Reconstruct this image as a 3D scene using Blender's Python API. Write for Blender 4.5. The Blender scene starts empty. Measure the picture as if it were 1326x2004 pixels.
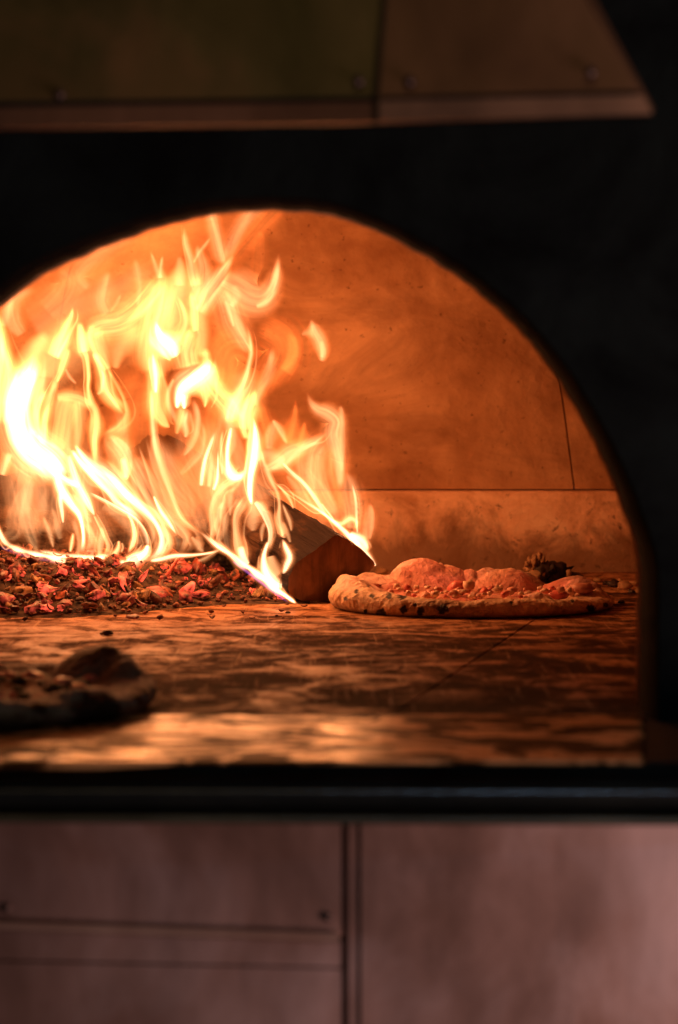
import bpy, bmesh, math, random
from math import sin, cos, pi, sqrt, exp
from mathutils import Vector, Matrix, noise
random.seed(7)
S = bpy.context.scene
COL = S.collection

# ------------------------------------------------------------------ camera
F_PX = 4730.0                       # focal length in pixels of the 1326 x 2004 photograph
CAM_Z = 0.249
PITCH = math.atan(295.0 / F_PX)
cam_data = bpy.data.cameras.new("camera")
cam = bpy.data.objects.new("camera", cam_data)
COL.objects.link(cam)
cam.location = (0, 0, CAM_Z)
cam.rotation_euler = (pi / 2 - PITCH, 0, 0)
cam_data.sensor_fit = 'VERTICAL'
cam_data.sensor_height = 36.0
cam_data.lens = 36.0 * F_PX / 2004.0
cam_data.clip_start = 0.05
cam_data.clip_end = 50
cam_data.dof.use_dof = True
cam_data.dof.focus_distance = 2.47
cam_data.dof.aperture_fstop = 5.4
S.camera = cam

# ------------------------------------------------------------------ world and added fill lights on the room side
W = bpy.data.worlds.new("World"); S.world = W
W.use_nodes = True
bgn = W.node_tree.nodes["Background"]
bgn.inputs[0].default_value = (0.30, 0.33, 0.40, 1)
bgn.inputs[1].default_value = 0.012

def area(name, loc, target, sx, sy, watts, color):
    l = bpy.data.lights.new(name, 'AREA'); l.shape = 'RECTANGLE'
    l.size = sx; l.size_y = sy; l.energy = watts; l.color = color
    o = bpy.data.objects.new(name, l); COL.objects.link(o)
    o.location = loc
    o.rotation_euler = (Vector(target) - Vector(loc)).to_track_quat('-Z', 'Y').to_euler()
    return o
area("room_fill", (1.15, 0.35, -0.42), (0.16, 1.5, -0.14), 0.9, 0.6, 23.0, (1.0, 0.66, 0.63))  # added fill for the dim room light, set low to favour the cladding
spot_d = bpy.data.lights.new("rail_fill_spot", 'SPOT'); spot_d.energy = 6.0; spot_d.color = (0.35, 0.62, 1.0); spot_d.shadow_soft_size = 0.07  # added cool spot, kept narrow to put a highlight on the rail
spot_d.spot_size = math.radians(26); spot_d.spot_blend = 0.8
spot = bpy.data.objects.new("rail_fill_spot", spot_d); COL.objects.link(spot); spot.location = (0.22, 0.3, 0.85)
spot.rotation_euler = (Vector((0.14, 1.46, -0.03)) - spot.location).to_track_quat('-Z', 'Y').to_euler()
area("hood_fill", (0.1, 0.3, 1.5), (0.0, 1.45, 0.42), 1.3, 0.6, 1.7, (1.0, 0.74, 0.42))  # added fill from above that brightens the hood panels

S.view_settings.view_transform = 'Standard'
S.view_settings.look = 'None'
S.view_settings.exposure = 0
S.view_settings.gamma = 1
cy = S.cycles
cy.transparent_max_bounces = 160
cy.max_bounces = 8
cy.diffuse_bounces = 5
cy.glossy_bounces = 3
cy.sample_clamp_indirect = 4.0
cy.use_denoising = True
cy.blur_glossy = 0.6
cy.caustics_reflective = False
cy.caustics_refractive = False

# ------------------------------------------------------------------ where a photograph pixel lies in the place
def ray(px, py):
    v = Vector(((px - 663.0) / F_PX, -(py - 1002.0) / F_PX, -1.0))
    return Matrix.Rotation(pi / 2 - PITCH, 3, 'X') @ v
ORG = Vector((0, 0, CAM_Z))
def P(px, py, Y):
    r = ray(px, py); return ORG + r * (Y / r.y)
def FL(px, py, z=0.0):
    r = ray(px, py); return ORG + r * ((z - CAM_Z) / r.z)
def on_plane(px, py, p0, n):
    r = ray(px, py); return ORG + r * ((p0 - ORG).dot(n) / r.dot(n))

def fbm(p, oct=4):
    return noise.fractal(Vector(p), 0.6, 2.0, oct)
def sstep(a, b, x):
    t = max(0.0, min(1.0, (x - a) / (b - a))); return t * t * (3 - 2 * t)

# ------------------------------------------------------------------ object helpers
def mesh_obj(name, verts, faces, mat, parent=None, smooth=True, sharp=False):
    me = bpy.data.meshes.new(name)
    me.from_pydata([tuple(v) for v in verts], [], faces)
    me.update()
    if smooth:
        me.polygons.foreach_set('use_smooth', [True] * len(me.polygons))
    if mat: me.materials.append(mat)
    o = bpy.data.objects.new(name, me); COL.objects.link(o)
    if parent: o.parent = parent
    if sharp: me.set_sharp_from_angle(angle=math.radians(50))
    return o
def bm_obj(name, bm, mat, parent=None, smooth=False):
    me = bpy.data.meshes.new(name); bmesh.ops.recalc_face_normals(bm, faces=bm.faces)
    bm.to_mesh(me); bm.free()
    if smooth: me.polygons.foreach_set('use_smooth', [True] * len(me.polygons))
    me.materials.append(mat)
    o = bpy.data.objects.new(name, me); COL.objects.link(o)
    if parent: o.parent = parent
    return o
def tag(o, label=None, cat=None, group=None, kind=None):
    if label: o['label'] = label
    if cat: o['category'] = cat
    if group: o['group'] = group
    if kind: o['kind'] = kind
    return o
def empty(name, loc, label, cat, group=None):
    o = bpy.data.objects.new(name, None); COL.objects.link(o)
    o.location = loc; o.empty_display_size = 0.02
    return tag(o, label, cat, group)
def set_color(o, cols, name='tint'):
    at = o.data.attributes.new(name, 'FLOAT_COLOR', 'POINT')
    flat = []
    for c in cols: flat += [c[0], c[1], c[2], 1.0]
    at.data.foreach_set('color', flat)
def slab_mesh(name, quad, z0, z1, mat, parent, bev=0.0015, sub=1):
    """a prism over a ground polygon with a small bevel round its top"""
    bm = bmesh.new()
    bot = [bm.verts.new((p[0], p[1], z0)) for p in quad]
    top = [bm.verts.new((p[0], p[1], z1)) for p in quad]
    n = len(quad)
    bm.faces.new(top); bm.faces.new(bot[::-1])
    for i in range(n): bm.faces.new((bot[i], bot[(i + 1) % n], top[(i + 1) % n], top[i]))
    bmesh.ops.recalc_face_normals(bm, faces=bm.faces)
    es = [e for e in bm.edges if all(abs(v.co.z - z1) < 1e-6 for v in e.verts)]
    if bev: bmesh.ops.bevel(bm, geom=es, offset=bev, segments=2, affect='EDGES')
    return bm_obj(name, bm, mat, parent)

# ------------------------------------------------------------------ materials
class N:
    def __init__(s, name):
        s.m = bpy.data.materials.new(name); s.m.use_nodes = True
        s.t = s.m.node_tree; s.t.nodes.clear()
        s.out = s.t.nodes.new('ShaderNodeOutputMaterial')
    def n(s, typ, **kw):
        nd = s.t.nodes.new(typ)
        for k, v in kw.items():
            if k.startswith('i_'):
                key = k[2:]; key = int(key) if key.isdigit() else key.replace('_', ' ')
                nd.inputs[key].default_value = v
            else: setattr(nd, k, v)
        return nd
    def l(s, a, b): s.t.links.new(a, b)
    def coords(s, scale=(1, 1, 1), which='Object', rot=(0, 0, 0)):
        tc = s.n('ShaderNodeTexCoord'); mp = s.n('ShaderNodeMapping')
        mp.inputs['Scale'].default_value = scale; mp.inputs['Rotation'].default_value = rot
        s.l(tc.outputs[which], mp.inputs['Vector']); return mp.outputs[0]
    def noise(s, vec, scale, detail=6, rough=0.6, dist=0.0):
        nd = s.n('ShaderNodeTexNoise'); nd.inputs['Scale'].default_value = scale
        nd.inputs['Detail'].default_value = detail; nd.inputs['Roughness'].default_value = rough
        nd.inputs['Distortion'].default_value = dist
        s.l(vec, nd.inputs['Vector']); return nd.outputs['Fac']
    def ramp(s, fac, stops):
        r = s.n('ShaderNodeValToRGB'); e = r.color_ramp.elements
        while len(e) < len(stops): e.new(0.5)
        for i, (p, c) in enumerate(stops):
            e[i].position = p; e[i].color = (c[0], c[1], c[2], 1) if len(c) == 3 else c
        s.l(fac, r.inputs[0]); return r.outputs[0]
    def mix(s, fac, a, b, typ='MIX'):
        m = s.n('ShaderNodeMix', data_type='RGBA', blend_type=typ)
        for inp, v in ((m.inputs[0], fac), (m.inputs[6], a), (m.inputs[7], b)):
            if hasattr(v, 'links') or isinstance(v, bpy.types.NodeSocket): s.l(v, inp)
            elif isinstance(v, (int, float)): inp.default_value = v
            else: inp.default_value = (v[0], v[1], v[2], 1)
        return m.outputs[2]
    def math(s, op, a, b=0.0):
        m = s.n('ShaderNodeMath', operation=op)
        for i, v in enumerate((a, b)):
            if isinstance(v, bpy.types.NodeSocket): s.l(v, m.inputs[i])
            else: m.inputs[i].default_value = v
        return m.outputs[0]
    def bump(s, h, strength=0.4, dist=0.002):
        b = s.n('ShaderNodeBump'); b.inputs['Strength'].default_value = strength
        b.inputs['Distance'].default_value = dist; s.l(h, b.inputs['Height']); return b.outputs[0]
    def principled(s, color, rough=0.7, metal=0.0, normal=None, spec=0.5, emis=None, estr=0.0, sss=0.0):
        b = s.n('ShaderNodeBsdfPrincipled')
        for inp, v in ((b.inputs['Base Color'], color), (b.inputs['Roughness'], rough), (b.inputs['Metallic'], metal)):
            if isinstance(v, bpy.types.NodeSocket): s.l(v, inp)
            elif isinstance(v, (int, float)): inp.default_value = v
            else: inp.default_value = (v[0], v[1], v[2], 1)
        if isinstance(spec, bpy.types.NodeSocket): s.l(spec, b.inputs['Specular IOR Level'])
        else: b.inputs['Specular IOR Level'].default_value = spec
        if normal is not None: s.l(normal, b.inputs['Normal'])
        if emis is not None:
            if isinstance(emis, bpy.types.NodeSocket): s.l(emis, b.inputs['Emission Color'])
            else: b.inputs['Emission Color'].default_value = (*emis, 1)
            if isinstance(estr, bpy.types.NodeSocket): s.l(estr, b.inputs['Emission Strength'])
            else: b.inputs['Emission Strength'].default_value = estr
        if sss:
            b.inputs['Subsurface Weight'].default_value = sss
            b.inputs['Subsurface Radius'].default_value = (0.006, 0.003, 0.001)
        s.l(b.outputs[0], s.out.inputs[0]); return s.m

def mat_dome():
    k = N('refractory_plaster'); v = k.coords()
    a = k.noise(v, 6, 7, 0.62, 0.4); b = k.noise(v, 34, 5, 0.6); c = k.noise(k.coords((1, 1, 1.6)), 7, 7, 0.68, 1.2)
    col = k.ramp(a, [(0.34, (0.28, 0.13, 0.055)), (0.50, (0.44, 0.23, 0.11)), (0.66, (0.62, 0.36, 0.19))])
    col = k.mix(k.ramp(c, [(0.38, (0, 0, 0)), (0.62, (1, 1, 1))]), k.mix(0.5, col, (0.17, 0.07, 0.03)), col)
    pit = k.ramp(k.noise(v, 120, 3, 0.7), [(0.27, (0.25, 0.2, 0.15)), (0.36, (1, 1, 1))])
    col = k.mix(0.8, col, pit, 'MULTIPLY')
    h = k.math('ADD', k.math('MULTIPLY', a, 0.8), k.math('MULTIPLY', b, 0.5))
    return k.principled(col, 0.9, normal=k.bump(h, 0.8, 0.010), spec=0.1)
def mat_block():
    k = N('fire_clay_block'); v = k.coords()
    a = k.noise(v, 12, 8, 0.68, 0.5); b = k.noise(v, 70, 4, 0.6)
    sep = k.n('ShaderNodeSeparateXYZ'); k.l(k.coords(), sep.inputs[0])
    col = k.ramp(a, [(0.34, (0.50, 0.26, 0.13)), (0.52, (0.84, 0.52, 0.32)), (0.7, (0.95, 0.70, 0.48))])
    # soot that has climbed the lower part of the block, with a ragged top
    hgt = k.math('ADD', k.math('MULTIPLY', sep.outputs[2], 11.0), k.math('MULTIPLY', k.math('SUBTRACT', k.noise(v, 9, 6, 0.7, 0.6), 0.5), 2.2))
    soot = k.ramp(hgt, [(0.36, (1, 1, 1)), (0.74, (0, 0, 0))])
    col = k.mix(k.math('MULTIPLY', soot, 0.72), col, (0.13, 0.065, 0.03))
    pit = k.ramp(k.noise(v, 60, 4, 0.75, 0.4), [(0.30, (0.16, 0.12, 0.1)), (0.40, (1, 1, 1))])
    col = k.mix(0.85, col, pit, 'MULTIPLY')
    return k.principled(col, 0.85, normal=k.bump(k.math('ADD', a, b), 0.6, 0.005), spec=0.25)
def mat_floor():
    k = N('hearth_stone'); v = k.coords()
    a = k.noise(v, 7, 8, 0.68, 0.9); b = k.noise(v, 140, 6, 0.7)
    c = k.noise(k.coords((1.0, 1.5, 1), rot=(0, 0, 0.45)), 8.5, 8, 0.6, 1.6)
    d = k.noise(k.coords((1.6, 1.0, 1), rot=(0, 0, -0.3)), 22, 8, 0.62, 1.6)
    col = k.ramp(a, [(0.30, (0.30, 0.135, 0.055)), (0.50, (0.52, 0.27, 0.13)), (0.72, (0.70, 0.42, 0.22))])
    sep = k.n('ShaderNodeSeparateXYZ'); k.l(v, sep.inputs[0])
    # worn clean towards the fire, more soiled towards the mouth and the right hand side
    soil = k.math('ADD', k.math('MULTIPLY', sep.outputs[0], 0.16), k.math('MULTIPLY', sep.outputs[1], -0.14))
    st = k.math('ADD', c, k.math('MULTIPLY', k.math('SUBTRACT', d, 0.5), 0.6))
    st = k.math('SUBTRACT', st, k.math('ADD', soil, 0.297))
    stain = k.ramp(st, [(0.38, (0.035, 0.024, 0.018)), (0.50, (0.26, 0.20, 0.16)), (0.56, (0.62, 0.55, 0.48)), (0.68, (1, 1, 1))])
    col = k.mix(0.93, col, stain, 'MULTIPLY')
    speck = k.ramp(k.noise(v, 260, 3, 0.7), [(0.34, (0.25, 0.2, 0.18)), (0.44, (1, 1, 1))])
    col = k.mix(0.7, col, speck, 'MULTIPLY')
    scr = k.noise(k.coords((70, 2.5, 1), rot=(0, 0, -0.30)), 3, 4, 0.6)
    col = k.mix(k.ramp(scr, [(0.60, (0, 0, 0)), (0.72, (0.5, 0.5, 0.5))]), col, (0.62, 0.42, 0.25))
    rough = k.ramp(st, [(0.42, (0.8,) * 3), (0.66, (0.45,) * 3)]); spc = k.ramp(st, [(0.44, (0.02,) * 3), (0.66, (0.20,) * 3)])
    h = k.math('ADD', k.math('MULTIPLY', b, 0.5), k.math('ADD', k.math('MULTIPLY', c, 1.2), k.math('MULTIPLY', d, 0.8)))
    return k.principled(col, rough, normal=k.bump(h, 0.5, 0.004), spec=spc)
def mat_sill():
    k = N('smooth_sill_stone'); v = k.coords()
    a = k.noise(v, 9, 6, 0.6, 0.8); c = k.noise(k.coords((1, 1.8, 1), rot=(0, 0, 0.2)), 15, 6, 0.6, 1.2)
    col = k.ramp(a, [(0.3, (0.34, 0.15, 0.05)), (0.6, (0.76, 0.38, 0.15))])
    col = k.mix(0.93, col, k.ramp(c, [(0.46, (0.03, 0.02, 0.016)), (0.53, (1, 1, 1))]), 'MULTIPLY')
    return k.principled(col, k.ramp(c, [(0.4, (0.5,) * 3), (0.6, (0.27,) * 3)]), normal=k.bump(k.math('ADD', k.noise(v, 60, 4), c), 0.3, 0.003), spec=k.ramp(c, [(0.47, (0.02,) * 3), (0.56, (0.6,) * 3)]))
def mat_soot(name, base, rough=0.6, metal=0.0, tint=(0.03, 0.04, 0.045), spec=0.4):
    k = N(name); v = k.coords()
    a = k.noise(v, 10, 6, 0.65, 0.5)
    col = k.ramp(a, [(0.35, base), (0.7, tint)])
    return k.principled(col, rough, metal=metal, normal=k.bump(k.noise(v, 80, 5), 0.3, 0.002), spec=spec)
def mat_copper(name, c1, c2, c3, rough=0.42):
    k = N(name); v = k.coords()
    a = k.noise(v, 7, 6, 0.6, 0.7); b = k.noise(k.coords((1.6, 1, 0.7)), 5, 5, 0.6)
    f = k.math('ADD', k.math('MULTIPLY', a, 0.65), k.math('MULTIPLY', b, 0.35))
    col = k.ramp(f, [(0.33, c1), (0.50, c2), (0.66, c3)])
    r = k.ramp(b, [(0.3, (rough - 0.08,) * 3), (0.7, (rough + 0.15,) * 3)])
    return k.principled(col, r, metal=0.85, normal=k.bump(a, 0.10, 0.006))
def mat_char():
    k = N('charred_wood'); v = k.coords((1, 1, 1))
    a = k.noise(v, 45, 6, 0.65, 0.6)
    vo = k.n('ShaderNodeTexVoronoi', feature='DISTANCE_TO_EDGE'); vo.inputs['Scale'].default_value = 70
    k.l(v, vo.inputs['Vector'])
    col = k.ramp(a, [(0.35, (0.018, 0.014, 0.012)), (0.7, (0.10, 0.055, 0.03))])
    h = k.math('ADD', k.math('MULTIPLY', k.math('MINIMUM', vo.outputs['Distance'], 0.2), 3.0), a)
    return k.principled(col, 0.8, normal=k.bump(h, 0.7, 0.004), spec=0.3)
def mat_wood_side():
    k = N('split_wood'); v = k.coords((1, 1, 1), 'UV')
    tc = k.n('ShaderNodeTexCoord'); mp = k.n('ShaderNodeMapping'); mp.inputs['Scale'].default_value = (46, 3, 1)
    k.l(tc.outputs['UV'], mp.inputs['Vector'])
    g = k.noise(mp.outputs[0], 1.3, 6, 0.6, 0.8)
    v2 = k.coords((1, 1, 1)); a = k.noise(v2, 22, 5, 0.6)
    col = k.ramp(g, [(0.35, (0.025, 0.013, 0.008)), (0.6, (0.11, 0.052, 0.026)), (0.75, (0.22, 0.11, 0.055))])
    col = k.mix(k.ramp(a, [(0.52, (1, 1, 1)), (0.68, (0, 0, 0))]), col, (0.022, 0.013, 0.010))
    return k.principled(col, 0.75, normal=k.bump(g, 0.9, 0.006), spec=0.12)
def mat_wood_end():
    k = N('sawn_wood_end'); v = k.coords()
    a = k.noise(v, 18, 6, 0.6, 0.4); g = k.noise(k.coords((6, 1, 1), rot=(0, 0.7, 0)), 25, 5, 0.6)
    col = k.ramp(a, [(0.3, (0.13, 0.060, 0.028)), (0.65, (0.30, 0.15, 0.075))])
    col = k.mix(0.5, col, k.ramp(g, [(0.4, (0.4, 0.4, 0.4)), (0.6, (1, 1, 1))]), 'MULTIPLY')
    return k.principled(col, 0.8, normal=k.bump(g, 0.4, 0.002), spec=0.25)
def mat_dough(name, rough=0.6):
    k = N(name); v = k.coords()
    at = k.n('ShaderNodeAttribute', attribute_name='tint')
    a = k.noise(v, 160, 5, 0.6); b = k.noise(v, 40, 5, 0.6)
    col = k.mix(0.6, at.outputs['Color'], k.ramp(k.math('ADD', k.math('MULTIPLY', b, 0.6), k.math('MULTIPLY', a, 0.4)), [(0.38, (0.42, 0.30, 0.24)), (0.56, (1, 1, 1))]), 'MULTIPLY')
    return k.principled(col, rough, normal=k.bump(k.math('ADD', a, k.math('MULTIPLY', b, 2.2)), 0.9, 0.0022), spec=0.35, sss=0.12)
def mat_plain(name, c1, c2, rough=0.6, scale=60, emis=None, estr=0.0, spec=0.4, bump=0.4):
    k = N(name); v = k.coords()
    if emis is not None: scale = 1.6          # ember meshes are unit-sized and scaled per piece
    a = k.noise(v, scale, 5, 0.6)
    col = k.ramp(a, [(0.35, c1), (0.65, c2)])
    if emis is not None:
        oi = k.n('ShaderNodeObjectInfo'); r_ = oi.outputs['Random']
        col = k.mix(1.0, col, k.ramp(r_, [(0.0, (0.5, 0.42, 0.36)), (0.5, (1.2, 1.05, 0.95)), (0.8, (1.6, 1.3, 1.1)), (1.0, (2.0, 2.0, 1.9))]), 'MULTIPLY')
        estr = k.math('MULTIPLY', k.math('POWER', k.n('ShaderNodeObjectInfo').outputs['Random'], 1.8), estr * 4.2)
    es = None
    if emis is not None:
        es = k.math('MULTIPLY', k.ramp(k.noise(v, scale * 1.4, 3), [(0.42, (0, 0, 0)), (0.68, (1, 1, 1))]), estr)
    return k.principled(col, rough, normal=k.bump(a, bump, 0.0015), spec=spec, emis=emis, estr=es if es is not None else 0.0)
def mat_flame():
    k = N('flame_gas')
    at = k.n('ShaderNodeAttribute', attribute_name='glow')
    tc = k.n('ShaderNodeTexCoord'); mp = k.n('ShaderNodeMapping')
    mp.inputs['Scale'].default_value = (150, 14, 1); k.l(tc.outputs['UV'], mp.inputs['Vector'])
    oi = k.n('ShaderNodeObjectInfo')
    nz = k.n('ShaderNodeTexNoise', noise_dimensions='4D'); nz.inputs['Scale'].default_value = 1.0
    nz.inputs['Detail'].default_value = 2.5; nz.inputs['Distortion'].default_value = 0.6
    k.l(mp.outputs[0], nz.inputs['Vector']); k.l(k.math('MULTIPLY', oi.outputs['Random'], 50.0), nz.inputs['W'])
    f = k.n('ShaderNodeMapRange'); f.inputs['From Min'].default_value = 0.3; f.inputs['From Max'].default_value = 0.7
    f.inputs['To Min'].default_value = 0.35; f.inputs['To Max'].default_value = 1.7
    k.l(nz.outputs['Fac'], f.inputs['Value'])
    e = k.n('ShaderNodeEmission'); k.l(at.outputs['Color'], e.inputs[0]); k.l(f.outputs[0], e.inputs[1])
    tr = k.n('ShaderNodeBsdfTransparent'); ad = k.n('ShaderNodeAddShader')
    k.l(e.outputs[0], ad.inputs[0]); k.l(tr.outputs[0], ad.inputs[1]); k.l(ad.outputs[0], k.out.inputs[0])
    return k.m

M = dict(dome=mat_dome(), block=mat_block(), floor=mat_floor(), sill=mat_sill(),
         soot=mat_soot('sooty_arch_lining', (0.003, 0.0022, 0.0018), 0.9, tint=(0.009, 0.006, 0.004), spec=0.04),
         front=mat_soot('black_blue_steel', (0.0018, 0.0022, 0.0022), 0.75, tint=(0.007, 0.010, 0.0095), spec=0.04),
         jamb=mat_soot('sooty_brown_stone', (0.012, 0.008, 0.006), 0.6, tint=(0.04, 0.024, 0.016), spec=0.1),
         rail=mat_soot('polished_black_stone', (0.004, 0.005, 0.005), 0.20, tint=(0.008, 0.009, 0.008), spec=0.8),
         copper=mat_copper('aged_copper', (0.22, 0.115, 0.080), (0.36, 0.21, 0.165), (0.50, 0.34, 0.30)),
         foldshine=mat_copper('fold_highlight_copper', (0.60, 0.36, 0.26), (0.74, 0.50, 0.38), (0.88, 0.66, 0.52), 0.35),  # paler copper colour paints the bright highlight along the fold
         brass=mat_copper('dull_brass', (0.05, 0.042, 0.014), (0.13, 0.095, 0.038), (0.24, 0.13, 0.06), 0.5),
         hemcop=mat_copper('hem_copper', (0.14, 0.08, 0.05), (0.26, 0.15, 0.09), (0.34, 0.20, 0.12), 0.5),
         hoodcop=mat_copper('dark_copper', (0.09, 0.045, 0.025), (0.18, 0.092, 0.05), (0.27, 0.14, 0.08), 0.5),
         char=mat_char(), wside=mat_wood_side(), wend=mat_wood_end(),
         dough=mat_dough('baked_dough'), flame=mat_flame(),
         ash=mat_plain('ash', (0.015, 0.010, 0.008), (0.12, 0.075, 0.05), 0.9, 90, spec=0.1),
         ember_a=mat_plain('ember_red', (0.020, 0.006, 0.004), (0.38, 0.075, 0.035), 0.45, 70, (1, 0.10, 0.05), 0.55, spec=0.6),
         ember_b=mat_plain('ember_tan', (0.03, 0.018, 0.008), (0.32, 0.19, 0.08), 0.6, 70, (1, 0.2, 0.04), 0.12),
         ember_c=mat_plain('ember_black', (0.010, 0.007, 0.006), (0.16, 0.06, 0.035), 0.55, 90, (1, 0.1, 0.02), 0.22),
         fragment=mat_plain('ember_fragment', (0.03, 0.012, 0.009), (0.32, 0.11, 0.06), 0.7, 110),
         tomato=mat_plain('tomato_pulp', (0.50, 0.09, 0.07), (0.80, 0.22, 0.18), 0.3, 80, spec=0.6),
         cheese=mat_plain('melted_cheese', (0.62, 0.40, 0.26), (0.85, 0.62, 0.48), 0.4, 90, spec=0.5),
         meat=mat_plain('pink_sausage', (0.50, 0.20, 0.14), (0.75, 0.38, 0.28), 0.4, 90, spec=0.5),
         burnt=mat_plain('burnt_crust', (0.015, 0.01, 0.008), (0.06, 0.03, 0.02), 0.6, 80),
         crumb=mat_plain('baked_crumb', (0.25, 0.13, 0.06), (0.50, 0.30, 0.15), 0.7, 90),
         rivet=mat_soot('rivet_metal', (0.05, 0.03, 0.025), 0.4, 0.7, (0.08, 0.05, 0.04)))

# ------------------------------------------------------------------ oven floor: slabs with open joints
YAW = math.radians(3.0)
floor_base = slab_mesh('oven_floor', [(-1.1, 1.50), (1.1, 1.50), (1.1, 3.05), (-1.1, 3.05)], -0.028, -0.004, M['ash'], None, 0)
tag(floor_base, 'stained stone floor of the oven, laid in large slabs', None, None, 'structure')
# joint directions read from the photograph: one set runs across, one runs away to the right
ud = Vector((cos(math.radians(2.2)), -sin(math.radians(2.2)), 0)); vd = Vector((sin(math.radians(13.5)), cos(math.radians(13.5)), 0))
o0 = FL(1042, 1214)
def slab_quad(i0, i1, j0, j1, g=0.0003):
    pts = []
    for a, b in ((i0, j0), (i1, j0), (i1, j1), (i0, j1)):
        ga = g if a == i0 else -g; gb = g if b == j0 else -g
        pts.append(o0 + ud * (a + ga) + vd * (b + gb))
    return pts
def clip_quad(q, y0):
    out = []
    for i in range(len(q)):
        a, b = q[i], q[(i + 1) % len(q)]
        if a.y >= y0: out.append(a)
        if (a.y >= y0) != (b.y >= y0):
            out.append(a + (b - a) * ((y0 - a.y) / (b.y - a.y)))
    return out
SILL_Y = 1.692
ci = [-1.05, -0.64, -0.235, 0.0, 0.42, 0.84]
cj = [-0.75, -0.012, 0.40, 0.80]
for jj in range(3):
    for ii in range(5):
        q = clip_quad(slab_quad(ci[ii], ci[ii + 1], cj[jj], cj[jj + 1]), SILL_Y + 0.001)
        if len(q) > 2: slab_mesh('floor_slab', q, -0.026, random.uniform(-0.0006, 0.0), M['floor'], floor_base, 0.0006)
slab_mesh('sill_slab', [(-0.9, 1.490), (0.1895, 1.490), (0.2150, SILL_Y - 0.001), (-0.9, SILL_Y - 0.001)], -0.026, 0.0008, M['sill'], floor_base, 0.0016)
slab_mesh('sill_slab', [(0.1902, 1.490), (0.9, 1.490), (0.9, SILL_Y - 0.001), (0.2157, SILL_Y - 0.001)], -0.026, 0.0004, M['jamb'], floor_base, 0.0016)

# ------------------------------------------------------------------ oven chamber: base course of blocks + dome segments
dome = empty('oven_dome', (0, 2.3, 0), 'orange lit refractory dome of the oven behind the fire', 'oven dome')
def plan(th):
    """rounded-rectangle plan of the chamber; th = 0 points to +X"""
    c, s = cos(th), sin(th); e = 2 / 5.0
    return (0.10 + 0.92 * math.copysign(abs(c) ** e, c), 2.28 + 0.585 * math.copysign(abs(s) ** e, s))
def dome_pt(th, t, push=0.0):
    x0, y0 = plan(th)
    z = 0.0975 + 0.47 * sin(t * pi / 2)
    f = (1 - t ** 2.6 * 1.0)
    cx_, cy_ = 0.10, 2.25
    x = cx_ + (x0 - cx_) * f; y = cy_ + (y0 - cy_) * f
    v = Vector((x, y, z))
    if push: 
        dd = Vector((x0 - cx_, y0 - cy_, 0)).normalized(); v += Vector((dd.x, dd.y, 0.6)) * push
    return v
def lean(a): return 0.022 if 0.9 < a < 2.4 else 0.0      # the joints on the back lean a little
def th_at_x(x):                 # back wall angle whose plan point has this x
    lo, hi = 0.02, pi - 0.02
    for _ in range(50):
        m = (lo + hi) / 2
        if plan(m)[0] > x: lo = m
        else: hi = m
    return (lo + hi) / 2
jx = [P(1123, 950, 2.865).x, -0.335, -0.60]
ths = [-1.0, -0.35, 0.08, 0.35] + [th_at_x(x) for x in jx] + [pi - 0.35, pi - 0.08, pi + 0.35, pi + 1.0]
for si in range(len(ths) - 1):
    a, b = ths[si], ths[si + 1]
    nu, nv = 40, 30; verts = []; faces = []
    for layer in (0, 1):
        for i in range(nu + 1):
            for j in range(nv + 1):
                t = (j / nv) * 0.985; a_ = a + lean(a) * t; b_ = b + lean(b) * t; th = a_ + (b_ - a_) * i / nu
                v = dome_pt(th, t, 0.03 if layer else 0.0)
                if not layer:
                    nrm = (v - Vector((0.1, 2.25, 0.1))).normalized()
                    v += nrm * (0.005 * fbm(v * 7, 4) + (0.0015 if (i == 0 or i == nu or j == 0) else 0))
                verts.append(v)
    # open joint: pull the side edges in a little
    for i in (0, nu):
        for j in range(nv + 1):
            k = i * (nv + 1) + j; nb = (1 if i == 0 else nu - 1) * (nv + 1) + j
            verts[k] = verts[k] + (verts[nb] - verts[k]) * min(0.5, 0.0010 / max(1e-4, (verts[nb] - verts[k]).length))
    def id_(l, i, j): return l * (nu + 1) * (nv + 1) + i * (nv + 1) + j
    for i in range(nu):
        for j in range(nv):
            faces.append((id_(0, i, j), id_(0, i + 1, j), id_(0, i + 1, j + 1), id_(0, i, j + 1)))
            faces.append((id_(1, i, j), id_(1, i, j + 1), id_(1, i + 1, j + 1), id_(1, i + 1, j)))
    for j in range(nv):
        for i in (0, nu):
            faces.append((id_(0, i, j), id_(0, i, j + 1), id_(1, i, j + 1), id_(1, i, j)))
    for i in range(nu):
        faces.append((id_(0, i, 0), id_(1, i, 0), id_(1, i + 1, 0), id_(0, i + 1, 0)))
    o = mesh_obj('dome_segment', [v - Vector((0, 2.3, 0)) for v in verts], faces, M['dome'], dome, sharp=True)
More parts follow.
